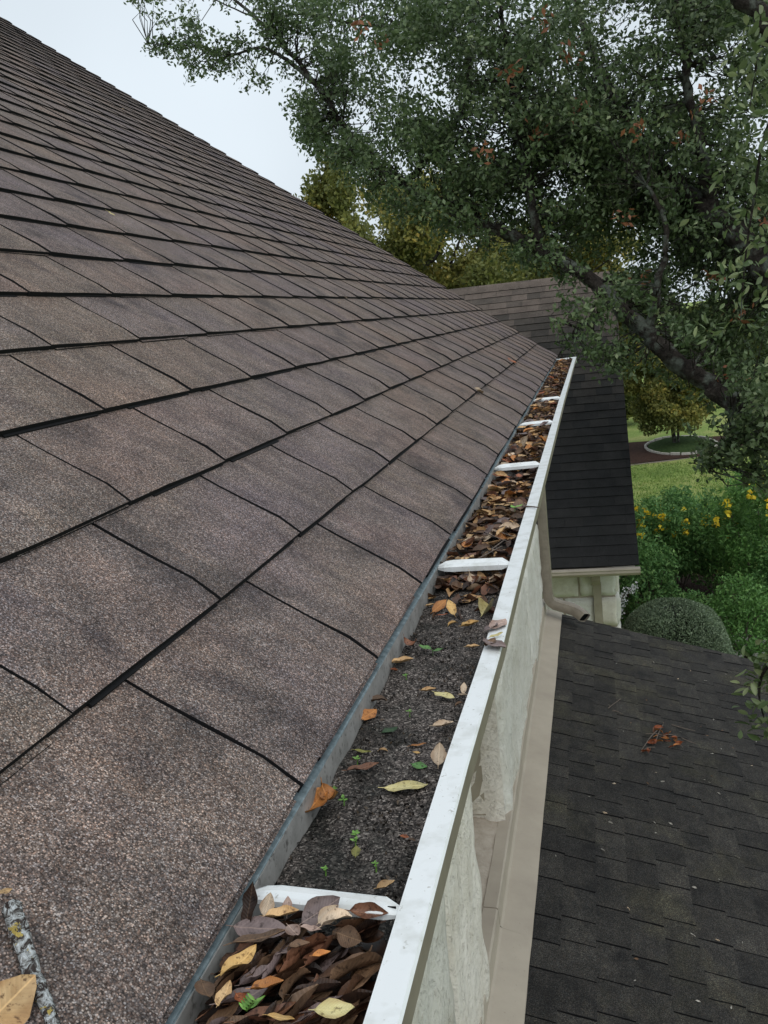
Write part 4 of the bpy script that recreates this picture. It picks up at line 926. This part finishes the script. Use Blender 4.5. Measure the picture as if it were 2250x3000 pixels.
TPL = {'flat': leaf_template(.42, .15, .12), 'oval': leaf_template(.52, .3, .2, seed=1), 'broad': leaf_template(.62, .35, .15, seed=2), 'narrow': leaf_template(.24, .35, .35, .3, seed=3),
       'boat': leaf_template(.40, .7, .95, .2, seed=4), 'cup': leaf_template(.5, 1.0, .8, seed=5), 'curl': leaf_template(.50, 3.4, .35, .5, seed=6), 'roll': leaf_template(.55, .3, 2.0, seed=7),
       'twist': leaf_template(.38, .8, .4, 1.3, seed=8), 'lobed': leaf_template(.34, .3, .3, .4, seed=9, lobed=True), 'fold': leaf_template(.46, -.6, .9, .4, seed=10)}
TME = {}
def tmesh(v, m):
    if (v, m) not in TME:
        b = MB(); b.add(TPL[v][0], TPL[v][1]); TME[(v, m)] = b.mesh('leaf_'+v, LEAF[m], smooth=True)
    return TME[(v, m)]
def place(me, c, d, nrm, Lg, name='fallen_leaf'):
    d = Vector(d).normalized(); nrm = Vector(nrm); nrm = (nrm - d*nrm.dot(d)).normalized(); y = nrm.cross(d)
    o = bpy.data.objects.new(name, me); COL.objects.link(o)
    M = Matrix((d, y, nrm)).transposed().to_4x4(); M.translation = Vector(c); o.matrix_world = M @ Matrix.Diagonal((Lg, Lg, Lg, 1))
    return o
def pleaf(bx, by, tx, ty, col, var, label, z=-.3645, lift=.0025, tilt=(0, 0), org=(0, 0), sc=1, k=1.0, group=None, stand=0):
    a, b = on(org[0]+bx/sc, org[1]+by/sc, (0, 0, 1), z), on(org[0]+tx/sc, org[1]+ty/sc, (0, 0, 1), z)
    if stand:
        ns = np.array([.12, -math.sin(stand), math.cos(stand)]); b = on(org[0]+tx/sc, org[1]+ty/sc, ns, ns@a); tilt = (ns[0]/ns[2], ns[1]/ns[2])
    d = b-a; Lg = np.linalg.norm(d)*k; c = (a+b)/2 + np.array([0, 0, lift])
    return tag(place(tmesh(var, col), c, d, (tilt[0], tilt[1], 1), Lg), label, 'leaf', group)
A5 = dict(org=(1000, 1500), sc=2.074); A7 = dict(org=(850, 2050), sc=3.318); A6 = dict(org=(700, 2500), sc=3.016)
for (q, col, var, lab, kw) in [
 ((555, 620, 640, 545), 'orange', 'oval', 'orange brown leaf of the touching pair below the second strap, nearer the roof edge', {'stand': .7}),
 ((690, 638, 650, 545), 'gold', 'oval', 'golden orange leaf of the touching pair, nearer the white lip', {'stand': .8}),
 ((512, 588, 572, 575), 'tan', 'boat', 'small tan leaf tucked against the back wall beside the orange pair', {}),
 ((528, 548, 582, 532), 'tan', 'cup', 'small curled tan leaf just above the orange pair', {}),
 ((580, 642, 648, 632), 'rust', 'narrow', 'thin rust leaf lying under the orange pair', {}),
 ((855, 655, 918, 602), 'yellow', 'roll', 'rolled pale yellow leaf by the white lip', {'lift': .004}),
 ((650, 698, 706, 680), 'gold', 'fold', 'small curled yellow leaf in the middle of the grit', {}),
 ((728, 718, 838, 685), 'gold', 'boat', 'folded golden leaf near the rolled pale one', {}),
 ((755, 840, 842, 832), 'tan', 'boat', 'small orange tan leaf beside the lip clump', {}),
 ((350, 830, 502, 852), 'redbrown', 'curl', 'curled dark red brown leaf against the back wall', {'lift': .006, 'k': .8}),
 ((303, 948, 442, 922), 'tan', 'boat', 'tan boat shaped leaf against the back wall', {'lift': .004}),
 ((298, 972, 346, 980), 'rust', 'cup', 'tiny rust leaf below the boat shaped one', {}),
 ((484, 1108, 578, 1094), 'tan', 'cup', 'small tan leaf with a raised middle', {}),
 ((568, 1112, 690, 1146), 'yellow', 'flat', 'pale lime yellow leaf touching the small tan one', {}),
 ((742, 1122, 748, 1052), 'beige', 'oval', 'peach oval leaf leaning on the white lip', {'lift': .003, 'stand': .7}),
 ((708, 1132, 768, 1128), 'beige', 'boat', 'thin peach leaf under the oval one at the lip', {}),
 ((694, 1190, 742, 1172), 'umber', 'fold', 'brown tan leaf scrap against the lip', {}),
 ((158, 1178, 278, 1158), 'umber', 'fold', 'dry brown leaf with a curled edge by the back wall', {'lift': .004}),
 ((118, 1292, 217, 1232), 'orange', 'oval', 'rust orange oval leaf lying at the back wall', {'lift': .005, 'tilt': (.5, -.2)}),
 ((248, 1348, 348, 1318), 'darkgreen', 'broad', 'dark green wet leaf pressed into the silt', {'lift': .001}),
 ((553, 1342, 687, 1312), 'beige', 'cup', 'peach cupped leaf with a domed middle near the lip', {'lift': .004}),
 ((413, 1442, 517, 1425), 'orange', 'narrow', 'narrow orange brown leaf in the middle of the silt', {}),
 ((438, 1474, 482, 1482), 'gold', 'oval', 'tiny bright yellow leaf beside the narrow orange one', {}),
 ((590, 1560, 600, 1420), 'beige', 'broad', 'broad beige leaf with a long stalk beside the lip', {'stand': .6}),
 ((228, 1472, 284, 1474), 'tan', 'fold', 'small folded tan leaf standing on the silt', {'lift': .004}),
 ((75, 1465, 187, 1480), 'olive', 'narrow', 'narrow olive green leaf near the back wall', {}),
 ((33, 1598, 232, 1552), 'redbrown', 'lobed', 'long lobed reddish brown leaf', {'lift': .003}),
 ((440, 1552, 517, 1572), 'green', 'broad', 'flat bright green leaf on the silt', {'k': 1.25}),
 ((262, 1698, 528, 1676), 'yellow', 'flat', 'long pale yellow leaf lying across the grit', {'k': 1.0}),
 ((563, 442, 708, 430), 'brown', 'boat', 'brown leaf at the back wall end of the second strap litter', {'lift': .004}),
 ((750, 440, 885, 480), 'beige', 'curl', 'pale edged curled leaf in front of the second strap', {'lift': .006, 'k': .8}),
 ((752, 425, 800, 480), 'mauve', 'cup', 'mauve brown cupped leaf behind the pale curled one', {'lift': .005}),
 ((903, 462, 992, 418), 'beige', 'boat', 'peach leaf leaning on the lip near the second strap', {'lift': .005}),
 ((845, 415, 880, 470), 'orange', 'narrow', 'thin orange leaf curling beside the pale one', {'lift': .007}),
 ((660, 355, 702, 382), 'gold', 'fold', 'small golden leaf under the second strap', {'lift': .006}),
 ((905, 345, 955, 420), 'olive', 'broad', 'olive leaf standing up near the second strap', {'lift': .003, 'stand': .8}),
 ((780, 372, 985, 405), 'tan', 'boat', 'long tan leaf lying along the second strap', {'lift': .006})]:
    pleaf(*q, col, var, lab, **A5, **kw)
for (q, col, var, lab, kw) in [
 ((150, 1200, 320, 1010), 'orange', 'cup', 'large curled orange leaf by the back wall above the leaf pile', {'lift': .007, 'k': 1.45, 'tilt': (.2, -.4)}),
 ((300, 990, 500, 1110), 'orange', 'curl', 'curled orange leaf hooked over its larger neighbour', {'lift': .008, 'k': 1.1}),
 ((640, 1560, 648, 1455), 'olive', 'oval', 'small olive yellow leaf below the seedling', {}),
 ((1072, 1350, 1162, 1372), 'rust', 'oval', 'small rust red leaf near the lip', {}),
 ((1150, 1390, 1220, 1400), 'umber', 'fold', 'tan brown leaf scrap touching the rust red one', {}),
 ((835, 1945, 1040, 1850), 'tan', 'cup', 'tan curled leaf resting behind the slotted strap', {'lift': .006, 'k': .9})]:
    pleaf(*q, col, var, lab, **A7, **kw)
PZ = -.343
for (q, col, var, lab, kw) in [
 ((230, 600, 290, 385), 'beige', 'broad', 'mottled beige leaf standing against the slotted strap', {'stand': .75, 'lift': .003}),
 ((430, 590, 440, 415), 'pink', 'oval', 'pinkish beige leaf beside the mottled one on the strap', {'stand': .75, 'lift': .003}),
 ((235, 635, 545, 575), 'tan', 'boat', 'orange tan folded leaf on top of the pile', {'lift': .004}),
 ((560, 660, 905, 430), 'mauve', 'broad', 'broad mauve grey leaf at the top of the pile', {'stand': .75, 'lift': .003}),
 ((705, 660, 890, 500), 'beige', 'broad', 'creased beige leaf over the mauve grey one', {'stand': .75, 'lift': .003}),
 ((735, 720, 1010, 630), 'beige', 'fold', 'cream folded leaf below the creased beige one', {'lift': .007}),
 ((985, 560, 1335, 580), 'redbrown', 'boat', 'dark red brown leaf with a pale rim beside the lip', {'tilt': (.2, -.6), 'lift': .003}),
 ((-40, 690, 445, 720), 'mauve', 'flat', 'long grey brown leaf lying across the pile', {'tilt': (0, -.4), 'lift': .003}),
 ((-60, 880, 420, 765), 'umber', 'narrow', 'long brown leaf lying under the grey brown one', {'lift': .005}),
 ((545, 690, 735, 720), 'pink', 'lobed', 'ragged dusty pink leaf in the pile', {'lift': .003}),
 ((440, 690, 540, 790), 'pink', 'broad', 'small pale pink leaf fragment in the pile', {'lift': .004}),
 ((870, 730, 1100, 810), 'umber', 'broad', 'tan brown leaf standing edgewise in the pile', {'tilt': (-.3, -.8), 'lift': .002}),
 ((440, 900, 640, 860), 'umber', 'cup', 'olive brown cupped leaf in the pile', {'lift': .004}),
 ((655, 1010, 825, 965), 'orange', 'cup', 'small orange curled leaf sticking out of the dark stack', {'lift': .006}),
 ((110, 1280, 410, 1200), 'orange', 'boat', 'orange rimmed leaf across the dark stack', {'lift': .004}),
 ((690, 1450, 1020, 1440), 'yellow', 'broad', 'broad pale yellow leaf at the front of the pile', {'lift': .004, 'k': 1.1}),
 ((250, 1480, 500, 1520), 'gold', 'narrow', 'narrow golden leaf at the front of the pile', {'lift': .003}),
 ((-130, 1180, 155, 940), 'gold', 'twist', 'long twisted golden leaf running down the pile', {'lift': .006, 'k': 1.15}),
 ((-170, 1460, -60, 1230), 'tan', 'twist', 'tan leaf continuing below the twisted golden one', {'lift': .006}),
 ((-20, 1300, 80, 1400), 'rust', 'cup', 'rust red cupped leaf beside the green sprig', {'lift': .003}),
 ((-330, 1180, -250, 1350), 'umber', 'broad', 'brown broad leaf against the drip edge', {'lift': .004, 'tilt': (.5, 0)}),
 ((60, 660, 130, 220), 'dark', 'lobed', 'dark wet leaf standing up against the back wall by the strap', {'stand': 1.2, 'lift': .0, 'k': .9})]:
    pleaf(*q, col, var, lab, z=PZ, **A6, **kw)
# the packed dark leaves of the near pile, set on edge
ax = on(998, 2732, (0, 0, 1), PZ) - on(823, 2858, (0, 0, 1), PZ); ax /= np.linalg.norm(ax)
vw = np.array([-.18, .42, -.34]); vw /= np.linalg.norm(vw)
rg = np.random.default_rng(77)
for k in range(150):
    x = rg.uniform(-.222, -.138); y = rg.uniform(.30, .466); z = -.3500 + rg.uniform(-.006, .005)
    a = rg.normal(0, .28); d = np.array([ax[0]*math.cos(a)-ax[1]*math.sin(a), ax[0]*math.sin(a)+ax[1]*math.cos(a), rg.normal(0, .15)])
    nr = np.cross(d, vw); nr = nr*(1 if nr[2] > 0 else -1) + rg.normal(size=3)*.16 + vw*-.22
    col = rg.choice(['dark', 'dark', 'brown', 'brown', 'umber', 'umber', 'redbrown', 'mauve'])
    tag(place(tmesh(str(rg.choice(['flat', 'oval', 'boat', 'fold', 'twist'])), str(col)), (x, y, z), d, nr, rg.uniform(.022, .036)),
        {'dark': 'blackish brown', 'brown': 'dark brown', 'umber': 'mid brown', 'redbrown': 'reddish brown', 'mauve': 'grey brown'}[str(col)]+' leathery leaf packed on edge in the leaf pile before the slotted strap', 'leaf', 'packed brown leaves of the near pile')
def litter(name, n, xr, yfun, zfun, size, cols, label, seed, flat=.6):
    rg = np.random.default_rng(seed); b = MB()
    vv = list(TPL.keys())[:6] + ['twist', 'fold']
    for k in range(n):
        x = rg.uniform(*xr); y = yfun(rg); d = rg.normal(size=3); d[2] *= .25; d /= np.linalg.norm(d); nr = rg.normal(size=3)*(1-flat); nr[2] = abs(nr[2])+flat
        nr -= d*(nr@d); nr /= np.linalg.norm(nr); w = np.cross(nr, d); M3 = np.stack([d, w, nr], 1); L_ = size*rg.uniform(.6, 1.25)
        V, Fs = TPL[vv[rg.integers(len(vv))]]
        b.add((M3@(V*L_).T).T + [x, y, zfun(x, y, rg)], Fs[:36], int(rg.integers(len(cols))))
    return tag(b.build(name, [LEAF[c] for c in cols], smooth=True), label, 'leaves', kind='stuff')
def zfar(x, y, rg):
    lv = float(np.interp(y, [1.14, 1.26, 1.55, 1.75, 1.95, 2.1, 2.6, 3.4, 5.9], [-.361, -.353, -.352, -.359, -.361, -.350, -.349, -.347, -.345]))
    return lv + rg.uniform(-.006, .003)
litter('leaf_litter', 170, (-.228, -.138), lambda r: r.uniform(.26, .462), lambda x, y, r: -.361+r.uniform(-.004, .004), .028, ['dark', 'dark', 'brown'], 'dark wet leaves buried under the near leaf pile', 1)
litter('leaf_litter', 2300, (-.229, -.139), lambda r: r.uniform(1.17, 5.92), lambda x, y, r: zfar(x, y, r)-.003, .030, ['dark', 'brown', 'brown', 'umber', 'redbrown', 'umber', 'tan', 'tan', 'beige'], 'matted brown leaves filling the gutter beyond the second strap', 2)
litter('leaf_litter', 42, (-.229, -.139), lambda r: 1.20-.13*r.random()**1.8, lambda x, y, r: -.3635+.05*(y-1.08)+r.uniform(-.001, .002), .028, ['dark', 'brown', 'umber', 'redbrown', 'tan'], 'thin spill of brown leaves in front of the second strap', 3)
rg = np.random.default_rng(9)
BAY = [(1.25, 2.0, 62, 'between the second and third straps'), (2.03, 2.74, 34, 'between the third and fourth straps'), (2.78, 3.45, 20, 'between the fourth and fifth straps'), (3.5, 5.9, 22, 'between the last strap and the end cap')]
for (a, b_, n, w) in BAY:
    for k in range(n):
        col = str(rg.choice(['rust', 'orange', 'redbrown', 'tan', 'umber', 'mauve', 'brown', 'beige'], p=[.12, .16, .12, .22, .14, .08, .06, .10])); y = rg.uniform(a, b_); x = rg.uniform(-.224, -.143)
        cn_ = {'rust': 'rust red', 'orange': 'orange', 'redbrown': 'reddish brown', 'tan': 'tan', 'umber': 'mid brown', 'mauve': 'grey brown', 'brown': 'dark brown', 'beige': 'beige'}[col]
        d = rg.normal(size=3); d[2] *= .2
        tag(place(tmesh(str(rg.choice(['flat', 'oval', 'boat', 'cup', 'fold', 'broad'])), col), (x, y, zfar(x, y, rg)+.004), d, (rg.normal(0, .3), rg.normal(0, .3)-.2, 1), rg.uniform(.026, .040)),
            cn_+' fallen leaf lying in the gutter '+w, 'leaf', 'leaves in the far gutter bays')
# needles and twigs in the litter
def twig(label, pts, r, m=None, side=0, group=None):
    root = tag(empty('twig', tuple(pts[0])), label, 'twig', group)
    P = smooth_path(pts, 5); MB().tube(P, np.linspace(r, r*.55, len(P)), 9, wob=.2).build('stem', m or M_TWIG, root, smooth=True)
    for k in range(side):
        i = 3+2*k; p = P[min(i, len(P)-1)]; d = RNG.normal(size=3); d[2] = abs(d[2])*.3; d /= np.linalg.norm(d)
        MB().tube([p, p+d*r*5, p+d*r*9+np.array([0, 0, -r])], [r*.5, r*.4, r*.25], 5).build('side_shoot', m or M_TWIG, root)
    return root
def zpt(px, py, z): return on(px, py, (0, 0, 1), z)
twig('short brown twig lying across the white gutter lip', [zpt(1530, 1484, -.3355), zpt(1555, 1484, -.3345), zpt(1578, 1487, -.3340)], .0017)
for i, (a, b_) in enumerate((((1462, 1558), (1505, 1572)), ((1440, 1610), (1480, 1580)), ((1395, 1640), (1470, 1600)), ((1420, 1560), (1495, 1590)))):
    twig('thin bare twig tangled in the leaves just beyond the second strap', [zpt(*a, -.347), (zpt(*a, -.345)+zpt(*b_, -.345))/2, zpt(*b_, -.346)], .0011, group='bare twigs beyond the second strap')
# wet leaves draped over the lip at the joint
for (q, col, var, lab, tl) in [((1425, 1880, 1478, 1905), 'mauve', 'broad', 'round wet grey brown leaf hanging over the outside of the lip', (.5, -.2)), ((1440, 1845, 1480, 1820), 'pink', 'oval', 'pinkish brown leaf stuck on the lip', (.1, -.2)), ((1425, 1850, 1455, 1830), 'mauve', 'oval', 'small dark leaf on the inner side of the lip clump', (-.3, -.2)),
                               ((1435, 1872, 1472, 1858), 'yellow', 'narrow', 'thin pale yellow scrap in the lip clump', (.1, -.2)), ((1425, 1898, 1450, 1875), 'umber', 'lobed', 'brown ragged leaf under the lip clump', (0, -.2))]:
    pleaf(*q, col, var, lab, z=-.335, lift=.0012, tilt=tl, k=1.1)
# seedlings
def seedling(px, py, n, size, label, z=-.365, col='bright', hgt=.006):
    c = zpt(px, py, z); root = tag(empty('seedling', tuple(c)), label, 'seedling'); rg = np.random.default_rng(int(px+py))
    MB().tube([c - [0, 0, .001], c + [.0005, 0, hgt*.6], c + [0, 0, hgt]], [.0006, .0005, .0004], 5).build('stem', LEAF[col], root)
    for k in range(n):
        a = 2*math.pi*k/n + rg.uniform(-.4, .4); d = np.array([math.cos(a), math.sin(a), .25]); V, Fs = TPL['broad']; d /= np.linalg.norm(d)
        nr = np.array([-d[0]*.3, -d[1]*.3, 1.]); nr -= d*(nr@d); nr /= np.linalg.norm(nr); w = np.cross(nr, d); L_ = size*rg.uniform(.8, 1.15)
        b = MB(); b.add((np.stack([d, w, nr], 1)@(V*L_).T).T + c + np.array([0, 0, hgt*rg.uniform(.7, 1)]) + d*L_*.55, Fs); b.build('leaf', LEAF[col], root, smooth=True)
seedling(1268, 1927, 2, .015, 'green seedling with two rounded leaves in the silt', hgt=.010, col='green')
for (x, y, n, s, lab) in [(981, 2326, 4, .0035, 'tiny four leaved seedling near the back wall'), (1008, 2358, 3, .0045, 'tiny blue green seedling beside the curled orange leaves'), (1043, 2462, 5, .0045, 'bright green seedling in the middle of the near grit'), (1041, 2480, 4, .0038, 'second tuft right below the bright green seedling'), (954, 2566, 4, .003, 'tiny sprout close to the slotted strap'), (1102, 2552, 4, .003, 'tiny sprout between the strap and the lip'), (1047, 2238, 4, .0038, 'tiny blue green seedling above the lobed leaf'), (1200, 2098, 4, .004, 'small seedling amid the dark silt'), (1190, 1992, 4, .0036, 'small bright sprout near the boat shaped leaf'), (1329, 1728, 4, .0045, 'small green sprout in front of the second strap litter'), (1508, 1496, 3, .014, 'bright green seedling among the leaves beyond the second strap')]:
    seedling(x, y, n, s, lab, z=-.365 if y > 1600 else -.349)
# fern like green sprig in the near pile
c = zpt(722, 2960, -.338); root = tag(empty('green_sprig', tuple(c)), 'pale green feathery sprig growing in the near leaf pile', 'sprig')
e = zpt(745, 2935, -.330); MB().tube([c, (c+e)/2, e], .0005, 5).build('stem', LEAF['bright'], root)
for k in range(9):
    p = c + (e-c)*k/8*1.1; sg = 1 if k % 2 else -1; d = np.array([.8*sg, .5, .2]); d /= np.linalg.norm(d); V, Fs = TPL['narrow']; nr = np.array([0, -.4, 1.]); nr -= d*(nr@d); nr /= np.linalg.norm(nr)
    b = MB(); b.add((np.stack([d, np.cross(nr, d), nr], 1)@(V*.0065).T).T + p + d*.0032, Fs); b.build('leaf', LEAF['bright'], root, smooth=True)
# ---- lichen stick and leaves on the main roof
DR = PN@E0
def rpt(px, py, t=.012): return on(px, py, PN, DR + t)
twig('thick twig crusted with white and yellow lichen lying on the brown shingles', [rpt(35, 2655, .016), rpt(62, 2740, .016), rpt(92, 2840, .015), rpt(130, 2930, .015), rpt(165, 3040, .014)], .0052, M_LICH)
def rleaf(bx, by, tx, ty, col, var, label, lift=.002, k=1., tilt=(0, 0), group=None):
    a, b = rpt(bx, by, .0085+lift), rpt(tx, ty, .0085+lift); d = b-a
    return tag(place(tmesh(var, col), (a+b)/2, d, PN + np.array([tilt[0], tilt[1], 0]), np.linalg.norm(d)*k), label, 'leaf', group)
rleaf(-60, 3020, 88, 2875, 'tan', 'broad', 'large tan leaf lying beside the lichen crusted twig', lift=.008, k=1.15)
rleaf(-12, 2620, 36, 2605, 'tan', 'lobed', 'small torn tan leaf at the tip of the lichen crusted twig', lift=.004)
rleaf(1392, 1143, 1412, 1150, 'beige', 'fold', 'small pale leaf resting on the lower courses of the brown roof', k=1.2)
rleaf(1494, 1058, 1506, 1060, 'rust', 'oval', 'tiny red leaf on the first course of the brown roof', k=1.2)
rleaf(312, 618, 336, 632, 'yellow', 'lobed', 'pale yellow leaf half way up the brown roof', k=1.1)
rg = np.random.default_rng(31)
for (x, y) in [(357, 318), (385, 453), (262, 497), (538, 465), (572, 522), (524, 540), (648, 538), (740, 680), (990, 885), (1010, 870)]:
    rleaf(x, y, x+8, y+4, 'beige', 'fold', 'tiny pale leaf scrap caught on the upper brown shingles', group='pale scraps on the upper roof', k=1.0)
# ---- debris on the porch roof
DQ = QN@QT
def qpt(px, py, t=.008): return on(px, py, QN, DQ + t)
B5 = lambda x, y: (1750+x/3.318, 1900+y/3.318); B8 = lambda x, y: (1050+x*.7233, 2200+y*.7233)
bits = [B5(*p) for p in [(75, 165), (185, 145), (470, 120), (545, 135), (815, 200), (905, 215), (925, 230), (785, 295), (1050, 315), (1300, 228), (1250, 250), (480, 500), (895, 662), (1130, 690), (1215, 455), (1262, 440), (325, 725), (255, 805), (640, 722), (810, 810), (1005, 760), (1215, 800), (1065, 845), (1545, 905), (1318, 965), (1205, 975), (1310, 1028), (1115, 1022), (570, 1205), (635, 1290), (1040, 1275), (1090, 1300), (1110, 1240), (160, 1310), (490, 1315), (935, 1540), (1180, 1410), (1500, 1138), (70, 1605), (710, 550)]]
bits += [B8(*p) for p in [(935, 185), (1035, 132), (998, 252), (1020, 290), (1095, 640), (1125, 842), (1375, 1015), (1510, 1040), (1555, 775), (1455, 768), (1355, 745), (1535, 432), (1560, 500), (1460, 520), (1360, 553), (1200, 290), (1265, 295), (1205, 332), (1120, 930), (990, 402), (800, 425)]]
rg = np.random.default_rng(12)
for (x, y) in bits:
    a = qpt(x, y); an = rg.uniform(0, 6.28); d = -QU*math.cos(an) + YV*math.sin(an)
    tag(place(tmesh(str(rg.choice(['fold', 'narrow', 'boat', 'narrow', 'lobed'])), str(rg.choice(['grey', 'grey', 'grey', 'beige', 'umber']))), a, d, QN + rg.normal(size=3)*.4, rg.uniform(.009, .022), 'leaf_scrap'), 'pale dry leaf scrap lying on the charcoal porch shingles', 'leaf scrap', 'pale scraps on the porch roof')
c = qpt(*B5(590, 880), .010); root = tag(empty('dead_oak_sprig', tuple(c)), 'dead oak sprig with orange brown leaves lying on the porch roof', 'sprig')
for (p0, p1) in (((430, 990), (600, 780)), ((470, 830), (700, 870)), ((560, 930), (640, 740)), ((690, 850), (830, 960)), ((420, 1010), (560, 960)), ((600, 860), (770, 850))):
    a, b_ = qpt(*B5(*p0), .010), qpt(*B5(*p1), .022); MB().tube(smooth_path([a, (a+b_)/2+[0, 0, .012], b_], 4), .0022, 5).build('stem', M_TWIG, root)
for (x, y) in [(530, 890), (545, 905), (520, 915), (640, 850), (670, 840), (690, 830), (660, 880), (680, 900), (600, 800), (550, 795), (750, 870), (760, 890), (770, 940), (790, 930), (740, 950), (460, 1000), (500, 990), (570, 850), (610, 900), (590, 770)]:
    p_ = qpt(*B5(x, y), .018+.01*rg.random()); d = rg.normal(size=3); d[2] *= .4; V, Fs = TPL[str(rg.choice(['fold', 'cup', 'lobed', 'boat']))]
    d /= np.linalg.norm(d); nr = QN + rg.normal(size=3)*.5; nr -= d*(nr@d); nr /= np.linalg.norm(nr)
    b = MB(); b.add((np.stack([d, np.cross(nr, d), nr], 1)@(V*rg.uniform(.035, .055)).T).T + p_, Fs); b.build('leaf', LEAF[str(rg.choice(['orange', 'rust', 'redbrown', 'orange']))], root, smooth=True)
for i, (pts, lab) in enumerate((([(105, 580), (150, 545), (225, 490)], 'grey lichen twig on the porch roof above the dead oak sprig'), ([(150, 600), (200, 615), (245, 640)], 'mossy grey twig beside the lichen twig on the porch roof'), ([(720, 740), (820, 770), (950, 800)], 'green grey mossy twig just above the dead oak sprig'), ([(820, 870), (890, 900), (960, 925)], 'thin dark twig right of the dead oak sprig'))):
    twig(lab, [qpt(*B5(*p), .010+.004*(k % 2)) for k, p in enumerate(pts)], .0028, None, side=1)
